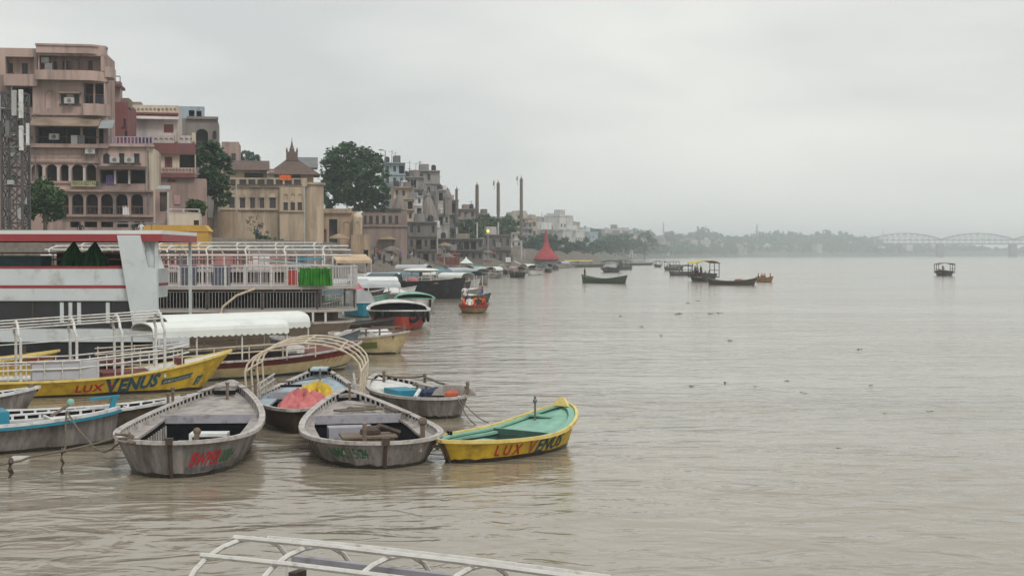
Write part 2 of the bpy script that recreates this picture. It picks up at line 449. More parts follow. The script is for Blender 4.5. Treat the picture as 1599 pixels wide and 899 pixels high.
def lens_heading(p, q):
    "location and z-rotation that carry local x from p to q"
    p, q = Vector(p), Vector(q); return (p.x, p.y, 0), atan2(q.y-p.y, q.x-p.x), (q-p).length

def frame_hoops(xs, hw, z0, z1, rise, r, mb, n=8, flat=0.0):
    "a row of hoops across the boat: posts and an arched top; returns the top points"
    for x in xs:
        pts = [(x, -hw, z0), (x, -hw, z1)]
        for i in range(1, n):
            a = pi*i/n; pts.append((x, -hw*cos(a), z1+rise*sin(a)**(1-flat*.5)))
        pts += [(x, hw, z1), (x, hw, z0)]
        mb.tube(pts, r, 6)

# weathered paint
def paint(name, c, rough=0.6, dirt=((0.11, 0.095, 0.08), .35, 3.5), var=.14, bump=.25): return mat(name, c, rough, var, 4.0, bump, dirt=dirt)
WETBAND = mat('wet_waterline_scum', (.035, .032, .024), .35, .4, 3, .2)
GREYW = paint('weathered_grey_paint', (0.355, 0.325, 0.305), .75, ((0.12, 0.105, 0.095), .5, 3.0), .2)
GREYH = mat('worn_grey_hull_paint', (0.265, 0.24, 0.23), .7, .25, 4.0, .35, dirt=((0.07, 0.058, 0.05), .65, 2.6), streak=True)
PALEGUN = paint('pale_rubbed_gunwale_paint', (0.45, 0.42, 0.40), .7, ((0.15, 0.12, 0.10), .45, 5.0))
LILAC = paint('lilac_grey_paint', (0.33, 0.32, 0.36), .65)
DARKIN = mat('black_fittings_and_well_shade', (0.012, 0.013, 0.015), .95, .3, 5, .2, spec=.1)  # near black, also stands in for shade in wells, slots and hood openings
YELLOW = paint('chrome_yellow_hull_paint', (0.60, 0.40, 0.04), .5, ((0.22, 0.14, 0.03), .42, 2.4), .16)
YELPALE = paint('pale_yellow_trim_paint', (0.66, 0.52, 0.18), .55, ((0.3, 0.2, 0.06), .3, 5))
MINT = paint('mint_green_deck_paint', (0.22, 0.42, 0.33), .55, ((0.10, 0.17, 0.13), .25, 3))
MINTD = paint('dark_green_interior_paint', (0.05, 0.11, 0.085), .7)
TEAL = paint('turquoise_paint', (0.02, 0.22, 0.32), .5, ((0.1, 0.12, 0.12), .3, 4))
BLUEW = paint('pale_blue_deck_paint', (0.36, 0.44, 0.50), .6, ((0.16, 0.17, 0.18), .4, 2.5))
WHITEP = paint('white_boat_paint', (0.62, 0.62, 0.60), .5, ((0.25, 0.22, 0.19), .25, 3))
TUBEW = mat('white_painted_tube', (0.58, 0.57, 0.54), .5, .12, 6, .1, dirt=((0.2, 0.14, 0.09), .3, 7))
TUBEC = mat('cream_painted_tube', (0.55, 0.47, 0.36), .55, .15, 6, .1, dirt=((0.2, 0.13, 0.08), .3, 7))
WOOD = mat('weathered_wood', (0.17, 0.13, 0.10), .85, .3, 5, .3)
DARKWOOD = mat('wet_dark_wood', (0.07, 0.05, 0.04), .6, .3, 5, .3)
ROPE = mat('grubby_rope', (0.15, 0.125, 0.10), .95, .25, 30, .4)
BLACKP = mat('tarred_black_hull', (0.022, 0.022, 0.025), .55, .35, 2, .2, dirt=((0.09, 0.08, 0.07), .25, 1.5))
RUBBER = mat('tyre_rubber', (0.018, 0.018, 0.018), .8, .3, 10, .2)
REDP = paint('red_boat_paint', (0.36, 0.05, 0.035), .55)
MAROON = paint('maroon_boat_paint', (0.14, 0.03, 0.028), .6)
CREAM = paint('cream_hull_paint', (0.55, 0.45, 0.26), .6, ((0.22, 0.17, 0.10), .35, 2.2))
REDLET = mat('red_lettering_paint', (0.42, 0.02, 0.03), .6, .2, 8, 0)
GREENLET = mat('green_lettering_paint', (0.03, 0.14, 0.05), .6, .25, 8, 0)
DARKLET = mat('faded_black_lettering', (0.055, 0.07, 0.065), .7, .3, 8, 0)
BLUELET = mat('slate_blue_lettering', (0.03, 0.085, 0.11), .6, .25, 8, 0)
PINKLET = mat('faded_pink_lettering', (0.42, 0.10, 0.09), .6, .2, 8, 0)
PALELET = mat('pale_lettering', (0.5, 0.48, 0.36), .6, .15, 8, 0)
GREYLET = mat('smudged_grey_lettering', (0.10, 0.105, 0.14), .7, .4, 6, 0)
SOOT = mat('sooty_steel', (0.09, 0.088, 0.088), .6, .3, 5, .1, metal=.3)
STEEL = mat('dull_steel', (0.2, 0.2, 0.2), .5, .2, 8, .1, metal=.6)
# ---------------------------------------------------------------- near boats
# grey boat with red and green lettering
def grey_boat_one():
    loc, rz, L = lens_heading((-6.07, 24.9), (-6.7, 33.6))
    T = thing('rowing_boat', 'weathered grey wooden boat with red and green number lettering on its hull', 'boat', loc, rz, 'open boats moored by the bank')
    h = Hull(L, 2.65, 0.65, .34, .02, ps=2.5, qs=.5, tm=.28, pb=1.9, qb=.85)
    hull_skin(h, GREYH, T, mi=GREYW); gunwale(h, PALEGUN, T)
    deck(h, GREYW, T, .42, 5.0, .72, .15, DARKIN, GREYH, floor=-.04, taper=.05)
    b = MB(); b.rng(4.92, 5.0, -1.02, 1.02, .42, .60); b.build('thwart', LILAC, T)
    # stem strap, samson post, bow cap
    b = MB(); b.tube([h.pt(0, u, 1)+Vector((-.03, 0, 0)) for u in (.15, .4, .7, 1)], .04, 6); b.box((-.02, 0, h.zs(0)+.02), (.12, .12, .12)); b.build('stem_post', DARKWOOD, T)
    b = MB(); b.rng(7.5, 8.2, -.22, .22, .86, .97); b.prism([(-.3, 0), (.3, 0), (0, .42)], (8.15, 0, .93), (0, 1, 0), (1, 0, 0), (0, 0, 1), .05); b.build('bow_cap', GREYW, T)
    b = MB(); b.box((7.42, 0, .83), (.06, .5, .09)); b.build('bow_slot', DARKIN, T)
    for x, y, z in ((7.0, -.12, .72), (7.3, -.72, .72), (5.9, 1.02, .60), (6.1, .95, .7)):
        b = MB(); b.tube([(x, y, z), (x, y, z+.34)], .035, 6); b.tube([(x, y, z+.34), (x, y, z+.38)], .05, 6); b.build('mooring_pin', WOOD, T)
    b = MB(); b.tube(rope_pts((6.0, .98, .98), (7.0, -.12, 1.02), .06), .012, 5); b.tube(rope_pts((7.0, -.12, 1.02), (7.3, -.72, 1.0), .05), .012, 5); b.build('stay_line', ROPE, T)
    # slatted locker and boxes in the well
    b = MB(); b.rng(2.3, 2.9, -.55, .25, -.04, .30); b.prism([(2.2, .31), (2.95, .31), (2.8, .34), (2.3, .34)], (0, -.6, 0), (1, 0, 0), (0, 0, 1), (0, 1, 0), .9); b.build('engine_cover', BLUEW, T)
    b = MB(); b.rng(3.15, 3.6, -.6, .15, .36, .42); b.rng(3.15, 3.6, -.6, -.54, -.04, .36); b.rng(3.15, 3.6, .09, .15, -.04, .36); b.build('seat_box', WHITEP, T)
    for i in range(13):
        y = .8; x = .95+i*.27
        b = MB(); b.box((x, y-.02, .33), (.05, .03, .26)); b.build('bench_slat', GREYW, T)
    b = MB(); b.tube([(.75, -.35, .5), (.8, -.36, .72)], .05, 7); b.ball((.82, -.36, .76), .075); b.build('bollard', WOOD, T)
    b = MB(); b.tube([(.3+.1*cos(i*.9), .6+.16*sin(i*.9)+.02*i, .60+.012*i) for i in range(16)], .025, 5); b.build('rope_coil', ROPE, T)
    hull_text(h, 'BWPER', REDLET, T, -.36, .21, .25, -1, .32, .018, .62)
    hull_text(h, '1000+', GREENLET, T, -.99, .23, .23, -1, .32, .012, .66)
    hull_text(h, 'CRUISING WATER PUMP SERVICE', GREYLET, T, -.26, .10, .085, -1, .2, .004, .62)
    return T
grey_boat_one()

def grey_boat_two():
    loc, rz, L = lens_heading((-2.34, 26.0), (-3.86, 32.6))
    T = thing('rowing_boat', 'dull grey boat with faint green number lettering and a rope coiled on its deck', 'boat', loc, rz, 'open boats moored by the bank')
    h = Hull(L, 2.75, 0.50, .38, .02, ps=2.4, qs=.5, tm=.33, pb=1.9, qb=.82)
    hull_skin(h, GREYH, T, mi=GREYW); gunwale(h, PALEGUN, T)
    deck(h, GREYW, T, .42, 4.5, .74, .14, DARKIN, WOOD, floor=-.04, taper=.04)
    b = MB(); b.rng(4.4, 4.5, -1.05, 1.05, .36, .55); b.build('thwart', LILAC, T)
    b = MB(); b.tube([h.pt(0, u, 1)+Vector((-.03, 0, 0)) for u in (.15, .4, .7, 1)], .04, 6); b.box((-.02, 0, h.zs(0)+.02), (.1, .14, .14)); b.build('stem_post', DARKWOOD, T)
    b = MB(); b.rng(6.3, 6.9, -.2, .2, .72, .80); b.build('bow_cap', GREYW, T)
    b = MB(); b.box((6.2, 0, .70), (.06, .5, .08)); b.build('bow_slot', DARKIN, T)
    b = MB(); b.rng(3.0, 3.45, -.15, .75, .4, .45); b.rng(3.0, 3.06, -.15, .75, -.04, .4); b.rng(3.39, 3.45, -.15, .75, -.04, .4); b.build('seat_box', LILAC, T)
    b = MB(); b.rng(1.9, 2.5, -.45, .55, -.04, .36); b.rng(1.85, 2.55, -.5, .6, .36, .40); b.build('engine_box', WOOD, T)
    b = MB(); b.tube([(2.2, .2, .4), (2.2, -.2, .56), (2.35, -.6, .4)], .06, 6); b.ball((2.2, 0, .46), (.2, .22, .12)); b.build('engine_block', DARKWOOD, T)
    b = MB(); b.tube([(.72, .3, .42), (.72, .3, .80)], .045, 6); b.build('bollard', WOOD, T)
    b = MB(); b.tube([(.95, -.85, .46), (.95, -.85, .75)], .05, 6); b.ball((.95, -.85, .78), .09); b.build('bollard', WOOD, T)
    b = MB(); b.tube([(6.1, -.02, .7), (6.1, -.02, 1.05)], .03, 6); b.build('mooring_pin', WOOD, T)
    b = MB(); b.tube([(5.6, -.55, .58), (5.75, -.1, .6), (5.4, .1, .59), (5.3, -.3, .59), (5.1, -.5, .585), (4.95, -.2, .585), (4.85, .3, .585), (4.95, .45, .59), (5.05, .2, .6), (5.0, -.5, .6), (4.95, -.62, .6)], .028, 5)
    b.build('deck_rope', ROPE, T)
    b = MB(); b.tube(rope_pts((5.7, -.65, .62), (4.45, -.85, .60), .0, 8, .03), .03, 5); b.tube(rope_pts((4.45, -.85, .60), (4.42, -.95, .12), .0, 4), .02, 5); b.tube(rope_pts((5.2, -.75, .6), (4.0, -1.1, .56), 0, 7, .05), .022, 5); b.build('slack_rope', ROPE, T)
    hull_text(h, 'NMC1504', GREENLET, T, -1.3, .20, .20, 1, -.25, .004, .80)
    hull_text(h, '2', DARKLET, T, -.50, .22, .17, 1, -.2, .006, .9)
    return T
grey_boat_two()

def yellow_boat():
    loc, rz, L = lens_heading((-1.33, 26.75), (1.16, 30.0))
    T = thing('rowing_boat', 'small yellow boat with mint green interior and an upright rod at its bow', 'boat', loc, rz, 'open boats moored by the bank')
    h = Hull(L, 1.78, 0.40, .42, .06, draft=.18, ps=2.0, qs=.62, tm=.5, pb=2.6, qb=.6, ob=.3, os_=.3)
    hull_skin(h, YELLOW, T, mi=MINT); gunwale(h, YELPALE, T, slots=False, wd=.06)
    mb = MB(); h.rail(mb, -.16, -.03, -.05, -.01); mb.build('inner_rail', MINT, T)
    deck(h, MINT, T, .38, 2.55, .76, .07, MINTD, MINTD, floor=-.02, taper=.1)
    b = MB(); b.rng(1.25, 1.7, -.4, .35, -.02, .30); b.build('engine_box', MINT, T)
    b = MB(); b.rng(1.02, 1.12, -.58, -.1, .12, .33); b.rng(1.0, 1.14, -.6, -.08, .33, .36); b.build('seat_box', MINT, T)
    b = MB(); b.rng(2.5, 2.6, -.72, .72, .26, .40); b.build('thwart', MINTD, T)
    for y in (.66, .74):
        b = MB(); b.box((1.05, y, .40), (.05, .035, .16)); b.build('oar_cleat', DARKIN, T)
    b = MB(); b.tube([(3.35, .28, .5), (3.35, .28, .98)], .022, 6); b.ball((3.35, .28, .92), .05); b.ball((3.35, .28, 1.0), .03); b.build('bow_rod', STEEL, T)
    b = MB(); b.rng(3.42, 3.72, -.05, .5, .575, .61); b.build('bow_locker', MINT, T)
    b = MB(); b.prism([(-.2, .0), (.2, 0), (.06, .17), (-.06, .17)], (L-.16, 0, .79), (0, 1, 0), (0.25, 0, 1), (-1, 0, 0), .07); b.build('stem_head', YELPALE, T)
    b = MB(); b.tube([h.pt(0, u, 1)+Vector((-.02, 0, 0)) for u in (.1, .4, .7, 1)], .035, 6); b.build('stem_post', DARKWOOD, T)
    hull_text(h, 'L U X', REDLET, T, .20, .12, .20, -1, .12, .02, .95)
    hull_text(h, 'V', PINKLET, T, .41, .08, .27, -1, .1, .02, .9)
    hull_text(h, 'ENUS', BLUELET, T, .47, .09, .26, -1, .28, .025, 1.0)
    hull_text(h, '21', BLUELET, T, .915, .12, .17, -1, .1, .01, .7)
    return T
yellow_boat()

def frame_boat():
    "blue-decked boat under a bare tube frame, with a pile of cloths"
    loc, rz, L = lens_heading((-4.86, 31.2), (-5.26, 38.8))
    T = thing('framed_boat', 'pale blue decked boat under a bare cream tube frame', 'boat', loc, rz, 'open boats moored by the bank')
    h = Hull(L, 2.6, 0.5, .40, .05, ps=1.8, qs=.7, tm=.48, pb=1.7, qb=.85)
    hull_skin(h, DARKWOOD, T, mi=GREYW); gunwale(h, PALEGUN, T)
    deck(h, BLUEW, T, .8, 4.1, .62, .1, DARKIN, DARKIN, floor=.1)
    b = MB(); b.rng(4.0, 4.1, -1.0, 1.0, .38, .56); b.build('thwart', LILAC, T)
    b = MB(); b.box((7.1, 0, .86), (.1, .62, .07)); b.build('bow_slot', DARKIN, T)
    b = MB(); b.rng(6.6, 7.5, -.22, .22, .87, .92); b.build('bow_cap', BLUEW, T)
    b = MB(); b.tube([(6.0, -.1, .66), (6.0, -.1, .98)], .03, 6); b.tube([(6.0, -.3, .92), (6.0, .1, .92)], .02, 5); b.build('mooring_pin', STEEL, T)
    b = MB(); b.box((4.9, .55, .63), (.06, .55, .06), .2); b.build('oar_rest', DARKIN, T)
    b = MB(); b.tube(rope_pts((5.8, 1.0, .66), (6.5, -.5, .8), .05, 10, .02), .02, 5); b.build('deck_rope', ROPE, T)
    # tube frame: posts along both sides, four long bows over
    b = MB(); zt = 1.20; hw = 1.38
    for x in (2.4, 3.5, 4.6, 5.7):
        pts = [(x, hw-.05, .45), (x, hw, zt)] + [(x+.25*sin(pi*i/12), hw*cos(pi*i/12), zt+.66*sin(pi*i/12)) for i in range(1, 12)] + [(x, -hw, zt), (x, -hw+.05, .45)]
        b.tube(pts, .026, 6)
    for k in (.0, .62, 1.0):
        for sg in ((1, -1) if k else (1,)):
            y = sg*hw*k; q = sqrt(max(0, 1-k*k)); z = zt+.66*q; dx = .25*q
            b.tube([(2.4+dx, y, z), (3.8+dx, y, z+.02), (5.7+dx, y, z)], .02, 6)
    b.build('canopy_frame', TUBEC, T)
    for sg in (1, -1):
        b = MB()
        for z in (.72, .86): b.tube([(3.1, sg*1.2, z-.05), (5.3, sg*1.02, z+.05)], .03, 5)
        for x in (3.2, 4.2, 5.2): b.tube([(x, sg*(1.26-.04*x), .5), (x, sg*(1.26-.04*x), .9)], .025, 5)
        b.build('side_rail', PALEGUN, T)
    return T
frame_boat()
def heap(name, label, loc, r, m, seed, n=56, folds=5):
    "rumpled cloth: a low mound with folds"
    rnd = random.Random(seed); P = []; ph = [rnd.uniform(0, 6) for _ in range(4)]
    for i in range(13):
        q = i/12; row = []
        for k in range(n+1):
            a = 2*pi*(k % n)/n
            f = 1+.16*sin(folds*a+ph[0])+.12*sin((folds+4)*a+ph[1]*2+3*q)
            z = r[2]*(1-q**2.2)*(1+.25*sin(2*a+ph[2])+.22*sin(folds*a+9*q+ph[3])+.16*sin((folds+6)*a-11*q+ph[1]))
            row.append(Vector((r[0]*q*f*cos(a), r[1]*q*f*sin(a), max(0.0, z))))
        P.append(row)
    b = MB(); b.grid(P, flip=False); o = b.build(name, m, None, smooth=True, loc=loc)
    return o
tag(heap('cloth_bundle', '', (-4.86, 32.8, .44), (.62, .5, .30), mat('faded_pink_cloth', (0.52, 0.17, 0.17), .95, .25, 6, .3), 3), 'rumpled pink cloth heaped on the blue decked boat', 'cloth')
tag(heap('cloth_bundle', '', (-4.68, 33.6, .44), (.55, .3, .36), mat('yellow_cloth', (0.62, 0.47, 0.06), .95, .25, 6, .3, dirt=((0.5, 0.1, 0.06), .4, 2)), 8), 'rumpled yellow and red cloth behind the pink cloth heap', 'cloth')

def clutter_boat():
    loc, rz, L = lens_heading((-1.5, 34.0), (-3.7, 38.6))
    T = thing('rowing_boat', 'grey boat cluttered with covers and tackle, a turquoise locker in its well', 'boat', loc, rz, 'open boats moored by the bank')
    h = Hull(L, 2.1, 0.50, .22, .03, ps=2.2, qs=.5, tm=.42, pb=1.9, qb=.75)
    hull_skin(h, GREYH, T, mi=GREYW); gunwale(h, PALEGUN, T)
    deck(h, WHITEP, T, .8, 3.2, .58, .08, DARKIN, DARKIN, floor=.12)
    b = MB(); b.rng(1.9, 2.9, .02, .62, .12, .56); b.build('locker', TEAL, T)
    b = MB(); b.prism([(-.62, .0), (-.5, .16), (-.2, .26), (.25, .25), (.52, .14), (.62, 0)], (.75, -.42, .50), (0.5, .75, 0), (0, 0, 1), (.8, -.4, 0), .45); b.build('cabin_hood', GREYW, T)
    b = MB(); b.rng(2.0, 3.1, -.75, -.35, .50, .62); b.build('bench_cushion', PALEGUN, T)
    b = MB(); b.ball((1.2, -.12, .52), (.2, .25, .18)); b.ball((1.35, .1, .5), (.16, .14, .16)); b.build('tarpaulin_bundle', mat('navy_tarpaulin', (0.03, 0.045, 0.09), .7, .4, 6, .2), T)
    b = MB(); b.ball((.6, -.3, .56), (.16, .2, .1)); b.build('rag', mat('red_rag', (0.4, 0.1, 0.05), .9, .3, 6, .2), T)
    b = MB(); b.tube([(.9, .55, .5), (1.35, .25, .62)], .05, 6); b.build('roller', WHITEP, T)
    for x, y in ((.35, -.62), (3.1, -.6), (4.3, .1)):
        b = MB(); b.tube([(x, y, .55), (x, y, .82)], .04, 6); b.ball((x, y, .83), .055); b.build('mooring_pin', WOOD, T)
    b = MB(); b.tube(rope_pts((3.1, -.6, .78), (.5, -.65, .72), .06, 10, .03), .03, 5); b.tube(rope_pts((3.3, -.3, .58), (1.4, -.5, .62), .02, 10, .06), .03, 5); b.tube(rope_pts((4.2, .1, .75), (3.1, -.6, .8), .05, 6, .02), .028, 5); b.build('deck_rope', ROPE, T)
    return T
clutter_boat()

def teal_boat():
    loc, rz, L = lens_heading((-13.6, 26.9), (-8.36, 29.9))
    T = thing('rowing_boat', 'grey hulled boat with turquoise trim, white slotted gunwale and a raised bow bracket', 'boat', loc, rz, 'open boats moored by the bank')
    h = Hull(L, 1.75, 0.60, .16, .1, ps=2.2, qs=.6, tm=.5, pb=2.0, qb=.7, ob=.12)
    hull_skin(h, GREYH, T, mi=WHITEP); gunwale(h, paint('white_gunwale_paint', (.60, .60, .60), .6), T, step=.28)
    mb = MB(); h.rail(mb, -.015, .065, -.10, -.055); mb.build('rubbing_strip', TEAL, T)
    deck(h, WHITEP, T, 1.2, 4.6, .6, .08, GREYH, WOOD, floor=.15)
    b = MB(); b.rng(2.9, 3.75, -.35, .45, .3, .82); b.build('locker', TEAL, T)
    b = MB(); b.bar((5.85, 0, .6), (5.95, 0, .98), .1, .1); b.bar((5.45, .1, .94), (6.05, .0, .99), .1, .05); b.build('bow_bracket', TEAL, T)
    b = MB(); b.tube([(4.7, .35, .6), (5.1, .3, .85)], .035, 6); b.build('oar_stub', WOOD, T)
    b = MB(); b.ball((5.1, .3, .88), .08); b.build('mooring_knob', MINT, T)
    return T
teal_boat()
def side_boat(p, q, B, label, m, mi, fb=.5):
    loc, rz, L = lens_heading(p, q)
    T = thing('rowing_boat', label, 'boat', loc, rz, 'open boats moored by the bank')
    h = Hull(L, B, fb, .25, .08, pb=1.8, qb=.8)
    hull_skin(h, m, T, mi=mi); gunwale(h, paint('white_gunwale_paint', (.60, .60, .60), .6), T, step=.3)
    deck(h, mi, T, 1.0, L*.72, .6, .08, DARKIN, WOOD, floor=.12)
    b = MB(); b.ball((L-.2, 0, h.zs(.95)+.04), .08); b.build('bow_knob', WOOD, T)
side_boat((-16.5, 32.3), (-11.65, 34.7), 1.5, 'dark slim boat with a pale gunwale, bow beside the turquoise trimmed boat', GREYH, GREYW)
side_boat((-18.3, 35.3), (-13.75, 37.2), 1.5, 'dark slim boat with white cleat, lying close under the yellow canopy boat', GREYH, GREYW, .56)
side_boat((-12.5, 31.0), (-7.6, 33.4), 1.3, 'low dark boat with white rim, bow tucked behind the turquoise bracket', DARKWOOD, WHITEP, .42)

def tube_canopy_near():
    "bare canopy frame of the boat moored below the viewpoint, and that boat's hull"
    # ridge frame at about two metres above the water; boat lies mostly below the picture
    loc, rz, L = lens_heading((-3.17, 14.2), (1.33, 11.85))
    T = thing('covered_boat', 'white tube canopy frame of the boat moored close below the viewpoint', 'boat', loc, rz)
    h = Hull(L+1.5, 2.1, .5, .3, .1)
    hull_skin(h, GREYH, T, mi=GREYW); gunwale(h, PALEGUN, T)
    deck(h, GREYW, T, 1.0, 4.4, .6, .1, DARKIN, WOOD, floor=.1)
    b = MB(); zt = .84; rise = .41; hw = .82
    for x in (.5, 1.3, 2.25, 3.15, 4.2):
        pts = [(x, -hw, .4), (x, -hw, zt-.1)] + [(x+.0, -hw*cos(pi*i/10), zt-.1+rise*sin(pi*i/10)) for i in range(1, 10)] + [(x, hw, zt-.1), (x, hw, .4)]
        b.tube(pts, .026, 6)
    for y in (-.5, .0, .55):
        z = zt-.1+rise*sin(math.acos(min(1, abs(y)/hw)))+.03
        b.tube([(.45, y, z), (1.5, y, z+.02), (3, y, z+.02), (4.3, y, z)], .028, 6)
    b.build('canopy_frame', TUBEW, T)
    b = MB(); b.rng(1.0, 4.6, .2, .28, zt+.10, zt+.17); b.build('cross_beam', mat('lilac_beam', (.3, .29, .32), .6), T)
    for x in (.95, 2.95, 3.5):
        b = MB(); b.rng(x, x+.09, .22, .40, .3, zt-.0); b.build('frame_post', DARKWOOD, T)
    b = MB(); b.tube(rope_pts((.6, -.7, zt+.1), (.7, -.9, .3), .0, 5, .02), .012, 5); b.build('hanging_cord', ROPE, T)
tube_canopy_near()
# ---------------------------------------------------------------- people
def body_mesh(name, nodes, edges, mats_by):
    "one skinned figure; mats_by(point) gives the material slot"
    me = bpy.data.meshes.new(name); me.from_pydata([n[:3] for n in nodes], edges, [])
    o = bpy.data.objects.new(name, me); COL.objects.link(o)
    md = o.modifiers.new('skin', 'SKIN'); sv = me.skin_vertices[0].data
    for i, n in enumerate(nodes): sv[i].radius = (n[3], n[3]*(n[4] if len(n) > 4 else 1))
    sv[0].use_root = True
    sb = o.modifiers.new('sub', 'SUBSURF'); sb.levels = sb.render_levels = 1
    dg = bpy.context.evaluated_depsgraph_get(); ev = o.evaluated_get(dg).to_mesh()
    out = bpy.data.meshes.new(name); out.from_pydata([v.co[:] for v in ev.vertices], [], [tuple(p.vertices) for p in ev.polygons]); out.update()
    o.evaluated_get(dg).to_mesh_clear(); bpy.data.objects.remove(o); bpy.data.meshes.remove(me)
    for p in out.polygons: p.use_smooth = True; p.material_index = mats_by(p.center)
    return out
SKIN = mat('brown_skin', (0.16, 0.085, 0.055), .6, .1, 8, 0)
HAIR = mat('black_hair', (0.012, 0.010, 0.010), .6, .2, 8, 0)
CLOTH = {k: mat('cloth_'+k, c, .9, .2, 9, .1) for k, c in dict(orange=(.62, .13, .02), red=(.45, .03, .03), white=(.6, .6, .58), blue=(.06, .10, .25), dark=(.03, .03, .035), yellow=(.6, .42, .05), green=(.05, .2, .08), pink=(.5, .18, .22), grey=(.2, .2, .2), purple=(.13, .09, .22)).items()}
def slot_sit(c):
    if c.z > .80: return 2 if (c.z > .87 or c.x < -.02) else 0
    if c.z > .69 or (c.x > .33 and c.z > .12) : return 0 if c.z > .69 or c.x > .42 and c.z < .36 and c.z > .2 else 3
    return 1 if c.z > .16 else 3
SIT = body_mesh('seated_person', [
    (0, 0, .10, .15, .8), (0, 0, .32, .13, .85), (0, 0, .53, .15, .75), (0.01, 0, .62, .06), (0.02, 0, .70, .055), (.03, 0, .78, .10), (.02, 0, .88, .085),
    (0, .18, .55, .055), (.05, .24, .34, .045), (.26, .16, .26, .035), (.36, .12, .26, .03), (0, -.18, .55, .055), (.05, -.24, .34, .045), (.26, -.16, .26, .035), (.36, -.12, .26, .03),
    (.40, .10, .12, .075), (.42, .11, -.26, .055), (.54, .11, -.30, .04), (.40, -.10, .12, .075), (.42, -.11, -.26, .055), (.54, -.11, -.30, .04)],
    [(0, 1), (1, 2), (2, 3), (3, 4), (4, 5), (5, 6), (2, 7), (7, 8), (8, 9), (9, 10), (2, 11), (11, 12), (12, 13), (13, 14), (0, 15), (15, 16), (16, 17), (0, 18), (18, 19), (19, 20)], slot_sit)
def slot_std(c):
    if c.z > 1.46: return 2 if (c.z > 1.57 or c.x < -.03) else 0
    if c.z > 1.36: return 0
    if abs(c.y) > .2 and c.z < 1.12: return 0
    return 1 if c.z > .82 else (3 if c.z > .12 else 0)
STD = body_mesh('standing_person', [
    (0, 0, .90, .13, .8), (0, 0, 1.10, .125, .8), (0, 0, 1.26, .15, .75), (0, 0, 1.35, .06), (.01, 0, 1.42, .055), (.02, 0, 1.50, .10), (.01, 0, 1.60, .085),
    (0, .19, 1.28, .055), (.0, .25, 1.02, .045), (.10, .22, .80, .035), (.14, .20, .72, .035), (0, -.19, 1.28, .055), (.0, -.25, 1.02, .045), (.10, -.22, .80, .035), (.14, -.20, .72, .035),
    (0, .09, .78, .08), (.03, .10, .44, .065), (0, .11, .08, .05), (.13, .12, .04, .045), (0, -.09, .78, .08), (.0, -.10, .44, .065), (-.04, -.11, .08, .05), (.09, -.12, .04, .045)],
    [(0, 1), (1, 2), (2, 3), (3, 4), (4, 5), (5, 6), (2, 7), (7, 8), (8, 9), (9, 10), (2, 11), (11, 12), (12, 13), (13, 14), (0, 15), (15, 16), (16, 17), (17, 18), (0, 19), (19, 20), (20, 21), (21, 22)], slot_std)
def person(me, loc, rz, top, label, legs='dark', group=None, s=1.0):
    key = me.name+'_'+top+'_'+legs
    m2 = bpy.data.meshes.get(key)
    if m2 is None:
        m2 = me.copy(); m2.name = key
        for m in (SKIN, CLOTH[top], HAIR, CLOTH[legs]): m2.materials.append(m)
    o = bpy.data.objects.new('person', m2); COL.objects.link(o)
    o.location = loc; o.rotation_euler = (0, 0, rz); o.scale = (s,)*3
    return tag(o, label, 'person', group)

